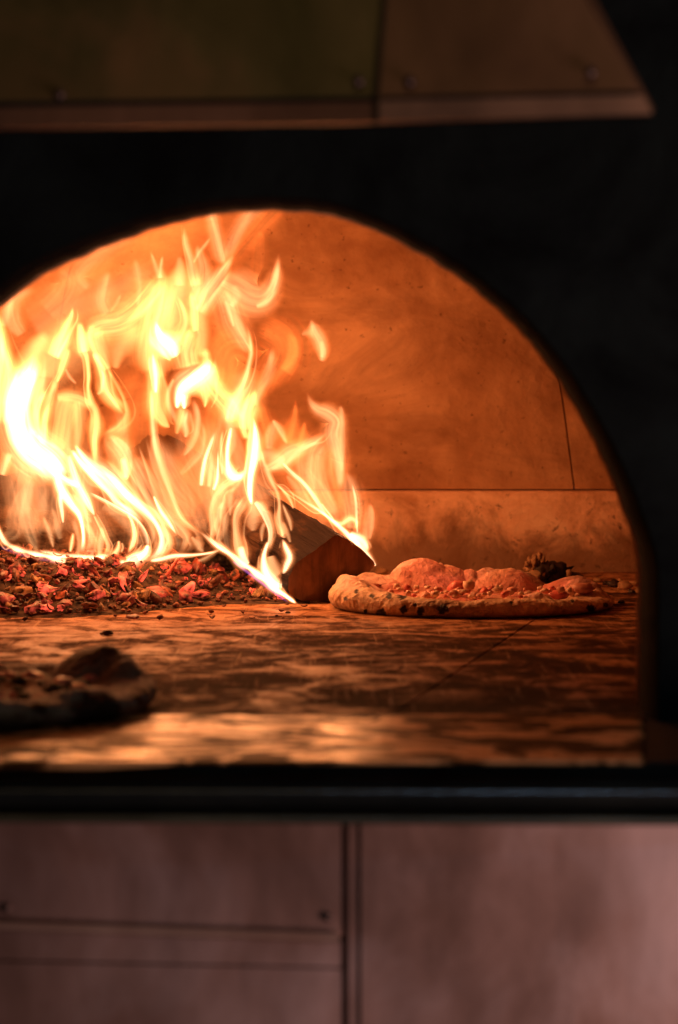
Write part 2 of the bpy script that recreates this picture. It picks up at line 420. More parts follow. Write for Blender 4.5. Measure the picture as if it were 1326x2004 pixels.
# base course: a ring of blocks, standing a little proud of the dome
def block(a, b):
    n = 30; verts = []; faces = []
    zs = [-0.004, 0.02, 0.04, 0.06, 0.08, 0.092, 0.0955]
    prof = [0.0, 0.0, 0, 0, 0, 0.0015, 0.006]
    for i in range(n + 1):
        th = a + (b - a) * i / n; x0, y0 = plan(th)
        dd = Vector((x0 - 0.10, y0 - 2.25, 0)).normalized()
        for z, pr in zip(zs, prof):
            v = Vector((x0, y0, z)) - dd * (0.012 - pr)
            v += dd * 0.0022 * fbm(v * 30, 4)
            verts.append(v)
        verts.append(Vector((x0, y0, 0.0955)) + dd * 0.04); verts.append(Vector((x0, y0, -0.004)) + dd * 0.04)
    m = len(zs) + 2
    for i in range(n):
        for j in range(m):
            faces.append((i * m + j, (i + 1) * m + j, (i + 1) * m + (j + 1) % m, i * m + (j + 1) % m))
    faces.append(tuple(range(m))); faces.append(tuple(n * m + j for j in range(m))[::-1])
    return mesh_obj('base_block', [v - Vector((0, 2.3, 0)) for v in verts], faces, M['block'], dome, sharp=True)
bths = [-1.0, -0.3, 0.12, 0.5] + [th_at_x(x) for x in (0.455, -0.12, -0.5)] + [pi - 0.4, pi + 0.2, pi + 1.0]
for i in range(len(bths) - 1): block(bths[i] + 0.0002, bths[i + 1] - 0.0002)

# ------------------------------------------------------------------ oven front with its arch
ARCH_IMG = [(0, 578), (60, 532), (120, 504), (180, 478), (240, 455), (300, 435), (350, 421), (400, 411), (450, 405), (500, 402), (560, 403), (600, 405),
            (645, 411), (690, 424), (730, 439), (765, 455), (800, 474), (832, 492), (865, 510), (900, 534), (930, 556), (960, 581), (990, 607), (1020, 636),
            (1050, 669), (1080, 706), (1106, 742), (1130, 780), (1154, 820), (1175, 860), (1194, 898), (1211, 936), (1227, 974), (1240, 1010),
            (1252, 1042), (1262, 1075), (1268, 1105), (1270, 1140), (1270, 1200), (1269, 1300), (1268, 1425)]
LEFT_IMG = [(-255, 1425), (-258, 1250), (-256, 1100), (-240, 1000), (-215, 900), (-180, 810), (-130, 715), (-80, 648), (-40, 609)]
Y_IN, Y_OUT = 1.685, 1.668
tn = math.tan(YAW)
nin = Vector((sin(YAW), cos(YAW), 0))
arch_in = [on_plane(x, y, Vector((0, Y_IN, 0)), nin) for x, y in LEFT_IMG + ARCH_IMG]
def resample(pts, n):
    L = [0]
    for i in range(1, len(pts)): L.append(L[-1] + (pts[i] - pts[i - 1]).length)
    out = []; k = 0
    for i in range(n):
        s = L[-1] * i / (n - 1)
        while k < len(L) - 2 and L[k + 1] < s: k += 1
        out.append(pts[k].lerp(pts[k + 1], (s - L[k]) / max(1e-9, L[k + 1] - L[k])))
    return out
NA = 260
arch_in = resample(arch_in, NA)
arch_in[0].z = -0.003; arch_in[-1].z = -0.003
ctr = Vector((arch_in[0].x * 0.5 + arch_in[-1].x * 0.5, Y_IN, 0.05))
front = empty('arched_oven_wall', (ctr.x, Y_OUT, 0), 'blackened steel front of the oven with a wide arched mouth', 'oven wall')
L0 = Vector((ctr.x, Y_OUT, 0))
def out_dir(p):
    d = Vector((p.x - ctr.x, 0, max(0.0, p.z - 0.03))); return d.normalized() if d.length > 0 else Vector((0, 0, 1))
rings = []
rag = [0.0012 * noise.noise(Vector((i * 0.31, 0, 0))) + 0.0011 * max(0, noise.noise(Vector((i * 0.9, 5, 0)))) * (1 if i > NA * 0.5 else 0.2) for i in range(NA)]
outer = lambda p, off, Y: p + out_dir(p) * off + Vector((0, Y - Y_IN, 0))
for (off, Y) in ((0.0, Y_IN + 0.05), (0.0, Y_IN), (0.0010, Y_IN - 0.003), (0.002, (Y_IN + Y_OUT) / 2), (0.003, Y_OUT + 0.004), (0.005, Y_OUT)):
    rings.append([outer(p, off + (rag[i] if off < 0.002 else rag[i] * 0.5), Y) - L0 for i, p in enumerate(arch_in)])
verts = [v for r in rings for v in r]; faces = []
for k in range(len(rings) - 1):
    for i in range(NA - 1):
        faces.append((k * NA + i, k * NA + i + 1, (k + 1) * NA + i + 1, (k + 1) * NA + i))
mesh_obj('arch_lining', verts, faces, M['soot'], front)
# face plate around the arch, and the back of the same wall inside
def face_plate(name, ring, Yc, thick, mat):
    n = len(ring); verts = []; faces = []
    hx = 1.3; top = 0.95
    rect = []
    for p in ring:
        w = p + L0; d = Vector((w.x - ctr.x, 0, w.z - 0.03)); 
        if abs(d.x) < 1e-6: d.x = 1e-6
        s = min(hx / abs(d.x), (top - 0.03) / d.z if d.z > 1e-6 else 1e9)
        q = Vector((ctr.x + d.x * s, 0, 0.03 + d.z * s))
        if w.z < 0.03: q.z = w.z
        q.y = p.y + L0.y - (q.x - w.x) * tn
        rect.append(q - L0)
    steps = 5
    for lay in (0, 1):
        for k in range(steps + 1):
            for i in range(n):
                verts.append(ring[i].lerp(rect[i], (k / steps) ** 2) + Vector((0, thick * lay, 0)))
    def idd(l, k, i): return l * (steps + 1) * n + k * n + i
    for k in range(steps):
        for i in range(n - 1):
            faces.append((idd(0, k, i), idd(0, k, i + 1), idd(0, k + 1, i + 1), idd(0, k + 1, i)))
            faces.append((idd(1, k, i), idd(1, k + 1, i), idd(1, k + 1, i + 1), idd(1, k, i + 1)))
    return mesh_obj(name, verts, faces, mat, front, smooth=False)
face_plate('face_plate', [p.copy() for p in rings[-1]], Y_OUT, 0.004, M['front'])
face_plate('inner_wall', [p.copy() for p in rings[0]], Y_IN + 0.05, 0.02, M['dome'])

# ------------------------------------------------------------------ hood above
hood = empty('oven_hood', (0, 1.40, 0.39), 'dark metal hood above the arch, brass left panel and copper right panel', 'oven hood')
HL = Vector((0, 1.40, 0.39))
def sheet(name, img_quad, mat, parent, loc, thick=0.004, nx=24, nz=14, wav=0.0015):
    """img_quad: four (px, py, Y) corners bottom-left, bottom-right, top-right, top-left"""
    c = [P(*q) for q in img_quad]; verts = []; faces = []
    for lay in (0, 1):
        for i in range(nx + 1):
            for j in range(nz + 1):
                a = c[0].lerp(c[1], i / nx); b = c[3].lerp(c[2], i / nx); v = a.lerp(b, j / nz)
                v = v + Vector((0, lay * thick + wav * fbm(Vector((v.x * 6, 3, v.z * 6)), 3), 0))
                verts.append(v - loc)
    def idd(l, i, j): return l * (nx + 1) * (nz + 1) + i * (nz + 1) + j
    for i in range(nx):
        for j in range(nz):
            faces.append((idd(0, i, j), idd(0, i + 1, j), idd(0, i + 1, j + 1), idd(0, i, j + 1)))
            faces.append((idd(1, i, j), idd(1, i, j + 1), idd(1, i + 1, j + 1), idd(1, i + 1, j)))
    for j in range(nz):
        faces.append((idd(0, 0, j), idd(0, 0, j + 1), idd(1, 0, j + 1), idd(1, 0, j)))
        faces.append((idd(0, nx, j), idd(1, nx, j), idd(1, nx, j + 1), idd(0, nx, j + 1)))
    for i in range(nx):
        faces.append((idd(0, i, 0), idd(1, i, 0), idd(1, i + 1, 0), idd(0, i + 1, 0)))
        faces.append((idd(0, i, nz), idd(0, i + 1, nz), idd(1, i + 1, nz), idd(1, i, nz)))
    return mesh_obj(name, verts, faces, mat, parent, smooth=False)
def rivet(px, py, Y, parent, loc, r=0.0028, mat=None):
    bm = bmesh.new(); bmesh.ops.create_uvsphere(bm, u_segments=12, v_segments=6, radius=r)
    for v in bm.verts: v.co.y *= 0.6
    c = P(px, py, Y) - loc
    bmesh.ops.translate(bm, verts=bm.verts, vec=c)
    return bm_obj('rivet', bm, mat or M['rivet'], parent, True)
sheet('panel', [(-500, 205, 1.462), (728, 188, 1.405), (770, -300, 1.455), (-500, -300, 1.515)], M['brass'], hood, HL)
sheet('panel', [(742, 188, 1.402), (1252, 176, 1.38), (1040, -180, 1.415), (772, -180, 1.440)], M['hoodcop'], hood, HL)
sheet('hem', [(-500, 258, 1.461), (728, 240, 1.404), (728, 199, 1.404), (-500, 218, 1.461)], M['hoodcop'], hood, HL, 0.007, 20, 2, 0.0006)
sheet('hem', [(742, 238, 1.401), (1276, 222, 1.379), (1258, 186, 1.379), (742, 197, 1.401)], M['hemcop'], hood, HL, 0.007, 20, 2, 0.0006)
sheet('seam_strip', [(726, 242, 1.412), (746, 241, 1.411), (790, -300, 1.465), (768, -300, 1.465)], M['rivet'], hood, HL, 0.003, 2, 12, 0.0)
sheet('edge_strip', [(1268, 217, 1.379), (1280, 214, 1.383), (1066, -190, 1.425), (1048, -190, 1.420)], M['hoodcop'], hood, HL, 0.004, 2, 10, 0.0)
sheet('soffit_plate', [(-500, 262, 1.47), (1274, 226, 1.385), (1274, 235, 1.60), (-500, 272, 1.62)], M['front'], hood, HL, 0.004, 10, 2, 0.0)
for (x, y, Y) in ((115, 184, 1.433), (700, 158, 1.407), (800, 158, 1.400), (1155, 140, 1.382)):
    rivet(x, y, Y - 0.002, hood, HL, 0.0034)

# ------------------------------------------------------------------ black rail along the front edge
def extrude_profile(name, prof, x0, x1, yaw, mat, parent=None, n=24, loc=Vector((0, 0, 0))):
    verts = []; faces = []; m = len(prof)
    for i in range(n + 1):
        x = x0 + (x1 - x0) * i / n
        for (y, z) in prof: verts.append(Vector((x, y - x * yaw, z)) - loc)
    for i in range(n):
        for j in range(m):
            faces.append((i * m + j, (i + 1) * m + j, (i + 1) * m + (j + 1) % m, i * m + (j + 1) % m))
    faces.append(tuple(range(m))[::-1]); faces.append(tuple(n * m + j for j in range(m)))
    return mesh_obj(name, verts, faces, mat, parent, smooth=True)
rail_loc = Vector((0, 1.46, -0.033))
rail = empty('counter_rail', rail_loc, 'polished black rounded rail along the front edge of the hearth', 'rail')
prof = []
prof = [(1.489, -0.0012), (1.4885, -0.0042), (1.482, -0.0056), (1.474, -0.0070), (1.466, -0.0084), (1.4605, -0.0098), (1.4575, -0.0118), (1.4568, -0.0140),
        (1.4582, -0.0170), (1.462, -0.0205), (1.467, -0.0240), (1.472, -0.0262), (1.489, -0.0265)]
extrude_profile('rail_top', [(1.489, -0.0012), (1.4885, -0.0042), (1.482, -0.0056), (1.474, -0.0070), (1.4605, -0.0095), (1.4605, -0.0112), (1.489, -0.0112)], -0.9, 0.9, 0.01, M['front'], rail, 24, rail_loc)
prof = [(1.4603, -0.0100), (1.4575, -0.0118), (1.4568, -0.0140), (1.4582, -0.0170), (1.462, -0.0205), (1.467, -0.0240), (1.472, -0.0262), (1.489, -0.0265), (1.489, -0.0102)]
extrude_profile('bullnose', prof, -0.9, 0.9, 0.01, M['rail'], rail, 24, rail_loc)
prof2 = [(1.486, -0.0272)]
for k in range(7):
    a = pi / 2 + pi * k / 6
    prof2.append((1.462 + 0.003 * cos(a), -0.0304 + 0.003 * sin(a)))
prof2 += [(1.486, -0.0334)]
extrude_profile('lower_lip', prof2, -0.9, 0.9, 0.02, mat_soot('olive_lip', (0.02, 0.02, 0.012), 0.35, 0.3, (0.05, 0.048, 0.03)), rail, 24, rail_loc)

# ------------------------------------------------------------------ copper cladding below
clad_loc = Vector((0, 1.50, -0.10))
clad = empty('copper_cladding', clad_loc, 'worn pinkish copper sheets covering the oven below the black rail', 'copper cladding')
YL, YR = 1.520, 1.478
def yc(px): return 1.500 - (px - 663) / 1326 * 0.040
def q4(x0, x1, yt0, yt1, yb0, yb1, dy=0.0):
    return [(x0, yb0, yc(x0) + dy), (x1, yb1, yc(x1) + dy), (x1, yt1, yc(x1) + dy), (x0, yt0, yc(x0) + dy)]
sheet('panel', q4(-500, 668, 1590, 1612, 1782, 1832, -0.0015), M['copper'], clad, clad_loc, 0.004, 30, 10, 0.0012)
sheet('folded_edge', [(-500, 1802, yc(-500) - 0.0030), (664, 1842, yc(664) - 0.0030), (664, 1829, yc(664) - 0.0075), (-500, 1787, yc(-500) - 0.0075)], M['foldshine'], clad, clad_loc, 0.0035, 30, 2, 0.0004)
sheet('back_plate', q4(-500, 668, 1595, 1615, 2300, 2300, 0.010), M['rivet'], clad, clad_loc, 0.003, 10, 10, 0.0)
sheet('strip_panel', q4(-500, 667, 1803, 1844, 1867, 1893, 0.0016), M['copper'], clad, clad_loc, 0.004, 30, 4, 0.0008)
sheet('panel', q4(-500, 668, 1871, 1897, 2300, 2300, 0.0), M['copper'], clad, clad_loc, 0.004, 30, 16, 0.0012)
sheet('seam_back', q4(660, 712, 1590, 1590, 2300, 2300, 0.009), M['rivet'], clad, clad_loc, 0.003, 3, 20, 0.0)
sheet('seam_strip', q4(682, 702, 1600, 1600, 2300, 2300, 0.0022), M['copper'], clad, clad_loc, 0.003, 3, 20, 0.0003)
sheet('panel', q4(706, 1900, 1608, 1608, 2300, 2300, -0.001), M['copper'], clad, clad_loc, 0.004, 34, 24, 0.0014)
for (x, y) in ((640, 1795), (12, 1778)): rivet(x, y, yc(x) - 0.003, clad, clad_loc, 0.0031)

# ------------------------------------------------------------------ logs
def loop_mesh(name, ring, axis, n, mat, parent, loc, taper=0.9, disp=0.0015, skip_cap=True, seed=0):
    m = len(ring); verts = []; faces = []; uv = []
    c0 = sum(ring, Vector()) / m
    for i in range(n + 1):
        t = i / n; c = c0 + axis * t
        for j, p in enumerate(ring):
            d = (p - c0) * (1 - (1 - taper) * t)
            g = fbm(Vector((j / m * 14 + seed, t * 1.5, seed)), 4) * disp * 2 + noise.noise(Vector((sin(2 * pi * j / m) * 9, cos(2 * pi * j / m) * 9 + seed, t * 2.5))) * disp * 0.8 + fbm(Vector((d.x * 40, t * 8 + seed, d.z * 40)), 4) * disp
            dn = d.normalized() if d.length else d
            verts.append(c + d + dn * (g if i else g * 0.3) - loc)
    for i in range(n):
        for j in range(m):
            faces.append((i * m + j, i * m + (j + 1) % m, (i + 1) * m + (j + 1) % m, (i + 1) * m + j))
    faces.append(tuple(n * m + j for j in range(m)))
    o = mesh_obj(name, verts, faces, mat, parent)
    uvl = o.data.uv_layers.new(name='UVMap')
    for poly in o.data.polygons:
        for li in poly.loop_indices:
            vi = o.data.loops[li].vertex_index
            uvl.data[li].uv = ((vi % m) / m, (vi // m) / n)
    return o, verts[:m]
# right log: a split log whose sawn end faces us, its far end raised
g0 = FL(640, 1176)
axis = (P(295, 905, 2.86) - P(640, 1120, 2.52))
fn = axis.normalized()
END = [(571, 1168), (564, 1152), (566, 1128), (574, 1108), (600, 1088), (630, 1066), (656, 1046), (668, 1050), (690, 1064), (712, 1080), (731, 1097), (733, 1106),
       (722, 1122), (706, 1130), (690, 1140), (676, 1158), (658, 1172), (628, 1177), (596, 1177)]
endp = [on_plane(x, y, g0, fn) for x, y in END]
rl = empty('split_log', g0, 'split log with a bare sawn end leaning up to the left, burning beside the pizza', 'log')
dense = resample(endp + [endp[0]], 97)[:-1]
# walk the ring so that it faces outwards
o, ring0 = loop_mesh('bark_side', dense, axis, 40, M['wside'], rl, g0, 0.92, 0.0028, seed=3)
cc = sum(ring0, Vector()) / len(ring0); verts = []; faces = []
m = len(ring0); NR = 12
for k in range(NR + 1):
    for j in range(m):
        v = cc.lerp(ring0[j], 0.02 + 0.98 * k / NR)
        v = v - fn * (0.0016 * fbm(v * 60, 3) * (1 if k < NR else 0) + 0.0015 * sin(pi * min(1, k / NR) / 1.0) - 0.0002)
        verts.append(v)
for k in range(NR):
    for j in range(m): faces.append((k * m + j, k * m + (j + 1) % m, (k + 1) * m + (j + 1) % m, (k + 1) * m + j))
faces.append(tuple(range(m))[::-1])
mesh_obj('sawn_end', verts, faces, M['wend'], rl)

def round_log(name, p0, p1, r, mat, label, seed, endmat=None):
    root = empty(name, p0, label, 'log')
    ax = p1 - p0; a = ax.normalized(); u = a.cross(Vector((0, 0, 1))).normalized(); v = u.cross(a)
    ring = []
    for j in range(72):
        t = 2 * pi * j / 72
        rr = r * (1 + 0.16 * noise.noise(Vector((cos(t) * 1.3 + seed, sin(t) * 1.3, seed))))
        ring.append(p0 + u * cos(t) * rr + v * sin(t) * rr)
    o, r0 = loop_mesh('bark', ring, ax, 60, mat, root, p0, 0.95, 0.004, seed=seed)
    cc = sum(r0, Vector()) / len(r0); mm = len(r0)
    mesh_obj('log_end', r0 + [cc], [(j, mm, (j + 1) % mm) for j in range(mm)], endmat or mat, root, smooth=False)
    return root
round_log('charred_log', P(-260, 1040, 2.62), P(560, 1068, 2.66), 0.030, M['char'], 'long charred log lying across the embers under the tallest flames', 11)
round_log('charred_log', P(-220, 985, 2.78), P(360, 960, 2.80), 0.028, M['wside'], 'half burnt brown log lying behind the long charred log at the left', 23, M['char'])

# ------------------------------------------------------------------ ember bed
def bed_h(x, y):
    # x, y in metres; the heap fades to nothing at its right and front
    pr = (x + 0.42) / 0.40
    fx = sstep(0.02, -0.13, x - 0.0 + 0.05) * 0.5 + 0.5 * sstep(-0.06, -0.02, -(x + 0.0) - 0.03)
    front_y = 2.33 + 0.13 * sstep(-0.28, -0.10, x) + 0.02 * noise.noise(Vector((x * 18, 0, 3)))
    fy = sstep(front_y, front_y + 0.16, y) * sstep(2.83, 2.74, y)
    return (0.020 + 0.022 * sstep(-0.10, -0.26, x)) * fx * fy
verts = []; faces = []; nx, ny = 110, 70
for i in range(nx + 1):
    for j in range(ny + 1):
        x = -0.62 + 0.59 * i / nx; y = 2.30 + 0.54 * j / ny
        h = bed_h(x, y)
        verts.append(Vector((x, y, (h + 0.004 * fbm(Vector((x * 60, y * 60, 0)), 4) * sstep(0, 0.01, h)) if h > 0.0004 else -0.003)))
for i in range(nx):
    for j in range(ny):
        faces.append((i * (ny + 1) + j, (i + 1) * (ny + 1) + j, (i + 1) * (ny + 1) + j + 1, i * (ny + 1) + j + 1))
bed = mesh_obj('ash_bed', verts, faces, M['ash'])
tag(bed, 'heap of grey ash and fine embers under the burning logs', 'ash', None, 'stuff')

def chip_mesh(k, kind):
    bm = bmesh.new(); r = random.Random(k)
    if kind == 'lump':
        bmesh.ops.create_icosphere(bm, subdivisions=1 if k % 2 else 2, radius=0.5)
        sx, sy, sz = r.uniform(0.8, 1.25), r.uniform(0.4, 0.75), r.uniform(0.35, 0.6)
        for v in bm.verts:
            d = 1 + 0.8 * noise.noise(v.co * 2.2 + Vector((k * 3.1, 0, 0))) + 0.5 * noise.noise(v.co * 5.5 + Vector((0, k * 2.1, 0)))
            v.co = Vector((v.co.x * sx * d, v.co.y * sy * d, v.co.z * sz * d + 0.25 * v.co.x ** 2))
    else:
        n = 9; a = r.uniform(1.0, 2.6); w = r.uniform(0.10, 0.24); rows = []
        for i in range(n + 1):
            t = i / n - 0.5; R = 1.0 / a
            x = R * sin(a * t); z = R * (1 - cos(a * t)); ww = w * (1 - 0.6 * abs(2 * t) ** 2) * (1 + 0.3 * noise.noise(Vector((i * 0.8, k, 0))))
            th = 0.05
            tw = 0.5 * t * r.uniform(-1, 1)
            rows.append([bm.verts.new((x, s * ww + tw * 0.2, z + q * th)) for s, q in ((-1, 0), (-0.3, -1.2), (1, 0), (0.3, 1.2))])
        for i in range(n):
            for j in range(4):
                bm.faces.new((rows[i][j], rows[i][(j + 1) % 4], rows[i + 1][(j + 1) % 4], rows[i + 1][j]))
        bm.faces.new(rows[0]); bm.faces.new(rows[-1][::-1])
    bmesh.ops.recalc_face_normals(bm, faces=bm.faces)
    me = bpy.data.meshes.new('wood_ember'); bm.to_mesh(me); bm.free()
    me.polygons.foreach_set('use_smooth', [kind != 'lump' or k % 2 == 0] * len(me.polygons))
    return me
protos = []
for k in range(16):
    for mk in ('ember_a', 'ember_b', 'ember_c'):
        me = chip_mesh(k, 'lump' if k % 4 < 3 else 'curl'); me.materials.append(M[mk]); protos.append((me, mk))
rnd = random.Random(5)
def add_ember(x, y, z, s, mk, flat=False):
    c = [p for p in protos if p[1] == mk]
    me = rnd.choice(c)[0]
    o = bpy.data.objects.new('wood_ember', me); COL.objects.link(o)
    o.location = (x, y, z); o.scale = (s, s, s)
    o.rotation_euler = (rnd.uniform(-0.9, 0.9), rnd.uniform(-0.9, 0.9), rnd.uniform(0, 6.28)) if not flat else (rnd.uniform(-.2, .2), rnd.uniform(-.2, .2), rnd.uniform(0, 6.28))
    lab = {'ember_a': 'small glowing red ember chip in the heap under the logs', 'ember_b': 'small tan half burnt wood chip in the heap under the logs',
           'ember_c': 'small blackened ember chip in the heap under the logs'}[mk]
    grp = {'ember_a': 'red ember chips', 'ember_b': 'tan wood chips among the embers', 'ember_c': 'black ember chips'}[mk]
    tag(o, lab, 'ember', grp)
cnt = 0
while cnt < 285:
    px = rnd.uniform(-25, 560); py = rnd.uniform(1085, 1222)
    p = FL(px, py)
    # walk the ray to the surface of the heap
    r = ray(px, py); t = 2.25; hit = None
    while t < 2.72:
        q = ORG + r * (t / r.y)
        if q.z <= bed_h(q.x, q.y) + 0.002: hit = q; break
        t += 0.004
    if hit is None or hit.y > 2.70: continue
    h = bed_h(hit.x, hit.y)
    if h < 0.0015 and rnd.random() < 0.97: continue
    s = rnd.choice((0.006, 0.008, 0.010, 0.011, 0.013, 0.015, 0.019)) * rnd.uniform(0.85, 1.15)
    u = rnd.random(); mk = 'ember_a' if u < 0.58 else ('ember_b' if u < 0.78 else 'ember_c')
    add_ember(hit.x, hit.y, max(hit.z, h) + 0.002 + s * 0.12, s, mk); cnt += 1

# fragments too small to pick apart, filling the gaps between the chips
bm_v = []; bm_f = []
base_m = [chip_mesh(200 + k, 'lump' if k % 2 else 'curl') for k in range(6)]
base_d = [([v.co.copy() for v in m_.vertices], [tuple(p.vertices) for p in m_.polygons]) for m_ in base_m]
nfr = 0
while nfr < 2600:
    x = rnd.uniform(-0.62, -0.03); y = rnd.uniform(2.31, 2.70); h = bed_h(x, y)
    if h < 0.0006 and rnd.random() < 0.93: continue
    vv, ff = rnd.choice(base_d); s_ = rnd.uniform(0.003, 0.011)
    mt = Matrix.Translation((x, y, h + 0.002)) @ Matrix.Rotation(rnd.uniform(0, 6.28), 4, 'Z') @ Matrix.Rotation(rnd.uniform(-1.2, 1.2), 4, 'X') @ Matrix.Scale(s_, 4)
    b0 = len(bm_v); bm_v += [mt @ q for q in vv]; bm_f += [tuple(b0 + q for q in f_) for f_ in ff]; nfr += 1
tag(mesh_obj('ember_fragments', bm_v, bm_f, M['fragment']), 'fine dark red fragments filling the ember heap', 'embers', None, 'stuff')
# a thin curled splinter hanging in front of the heap
def tube(name, pts, radii, mat, parent=None, seg=8, loc=Vector((0, 0, 0))):
    verts = []; faces = []; n = len(pts)
    for i, p in enumerate(pts):
        d = (pts[min(n - 1, i + 1)] - pts[max(0, i - 1)]).normalized()
        u = d.cross(Vector((0.1, 1, 0.2))).normalized(); v = d.cross(u)
        for k in range(seg):
            a = 2 * pi * k / seg; verts.append(p + (u * cos(a) + v * sin(a)) * radii[i] - loc)
    for i in range(n - 1):
        for k in range(seg): faces.append((i * seg + k, i * seg + (k + 1) % seg, (i + 1) * seg + (k + 1) % seg, (i + 1) * seg + k))
    faces.append(tuple(range(seg))[::-1]); faces.append(tuple((n - 1) * seg + k for k in range(seg)))
    return mesh_obj(name, verts, faces, mat, parent)
def catmull(pts, n):
    """pts: list of tuples; returns n interpolated tuples"""
    m = len(pts); out = []
    for i in range(n):
        t = i / (n - 1) * (m - 1); k = min(m - 2, int(t)); f = t - k
        p0 = pts[max(0, k - 1)]; p1 = pts[k]; p2 = pts[k + 1]; p3 = pts[min(m - 1, k + 2)]
        out.append(tuple(0.5 * ((2 * b) + (-a + c) * f + (2 * a - 5 * b + 4 * c - d) * f * f + (-a + 3 * b - 3 * c + d) * f ** 3) for a, b, c, d in zip(p0, p1, p2, p3)))
    return out
sp = catmull([(268, 1108), (276, 1122), (300, 1136), (318, 1136), (332, 1118), (346, 1096), (352, 1086)], 40)
o = tube('curled_splinter', [P(x, y, 2.50) for x, y in sp], [0.0012 + 0.0009 * sin(pi * i / 39) for i in range(40)], M['tomato'])
tag(o, 'thin red curled wood splinter hanging down over the embers', 'splinter')

# small crumbs lying on the hearth
def lump(name, loc, s, mat, seed, label, cat, group=None, flat=0.6, sub=3):
    bm = bmesh.new(); bmesh.ops.create_icosphere(bm, subdivisions=sub, radius=1.0)
    for v in bm.verts:
        d = 1 + 0.45 * noise.noise(v.co * 1.4 + Vector((seed, 0, 0))) + 0.22 * noise.noise(v.co * 3.7 + Vector((0, seed, 0)))
        v.co = Vector((v.co.x * s * d, v.co.y * s * d * 0.8, max(-0.3 * s, v.co.z * s * d * flat)))
    o = bm_obj(name, bm, mat, None, True); o.location = (loc[0], loc[1], 0.3 * s)
    return tag(o, label, cat, group)
lump('charcoal_crumb', FL(208, 1242), 0.0052, M['burnt'], 2.2, 'black charcoal crumb alone on the hearth below the ember heap', 'crumb')
lump('charcoal_crumb', FL(563, 1200), 0.0024, M['burnt'], 8.2, 'tiny black crumb on the floor just below the sawn log end', 'crumb')

# burnt scraps behind the pizza
scrap = empty('burnt_scrap', FL(1080, 1150), 'crumpled black burnt scrap behind the right half of the pizza', 'burnt scrap')
sl = FL(1080, 1150)
def blob(name, c, rad, mat, parent, loc, seed, sub=4, amp=0.35, fr=1.5):
    bm = bmesh.new(); bmesh.ops.create_icosphere(bm, subdivisions=sub, radius=1.0)
    for v in bm.verts:
        n0 = v.co.copy()
        d = 1 + amp * noise.noise(n0 * fr + Vector((seed, 0, 0))) + amp * 0.5 * noise.noise(n0 * fr * 2.6 + Vector((0, seed, 0)))
        v.co = Vector((n0.x * rad[0] * d, n0.y * rad[1] * d, n0.z * rad[2] * d)) + (c - loc)
    return bm_obj(name, bm, mat, parent, True)
YS = 2.665
for k, (x, y, rx, rz, mt) in enumerate([(1062, 1118, 0.012, 0.011, 'burnt'), (1085, 1122, 0.017, 0.013, 'burnt'), (1110, 1132, 0.014, 0.008, 'burnt'), (1050, 1125, 0.011, 0.010, 'crumb'),
                                         (1040, 1112, 0.008, 0.006, 'crumb'), (1128, 1140, 0.011, 0.005, 'burnt'), (1078, 1112, 0.007, 0.006, 'ember_c')]):
    blob('charred_lobe', P(x, y, YS + 0.004 * (k % 3)), (rx, 0.010, rz), M['burnt' if mt == 'ember_c' else mt], scrap, sl, 3.3 * k, 3, 0.6, 2.2)
for k, (x, y, r) in enumerate([(1036, 1096, 0.0032), (1046, 1092, 0.003), (1055, 1090, 0.0034), (1062, 1096, 0.003), (1031, 1104, 0.003), (1044, 1101, 0.004), (1112, 1122, 0.003)]):
    blob('frilly_bit', P(x, y, YS - 0.006), (r * 0.9, r * 0.8, r * 1.4), M['crumb'], scrap, sl, 1.7 * k, 2, 0.7, 2.5)
cr = [(922, 1126, 0.0085, 'crumb'), (940, 1130, 0.006, 'burnt'), (745, 1112, 0.0075, 'crumb'), (770, 1118, 0.005, 'crumb'), (1170, 1128, 0.005, 'crumb'), (1200, 1138, 0.008, 'burnt'), (1222, 1142, 0.0085, 'crumb'),
      (1242, 1136, 0.006, 'crumb'), (1213, 1128, 0.004, 'crumb'), (1252, 1150, 0.006, 'crumb'), (1215, 1170, 0.0035, 'burnt'), (960, 1122, 0.007, 'crumb'), (1186, 1134, 0.0045, 'burnt'), (990, 1120, 0.005, 'crumb'),
      (712, 1116, 0.006, 'crumb'), (800, 1122, 0.004, 'crumb'), (1236, 1150, 0.004, 'burnt'), (1140, 1124, 0.004, 'crumb')]
for k, (x, y, s, mt) in enumerate(cr):
    dark = mt == 'burnt'
    lump('hearth_crumb', FL(x, y + 10), s, M[mt], 4.4 * k, ('blackened' if dark else 'tan') + ' crumb on the hearth at the foot of the back wall', 'crumb',
         ('blackened' if dark else 'tan') + ' crumbs along the back wall', 0.7, 2)

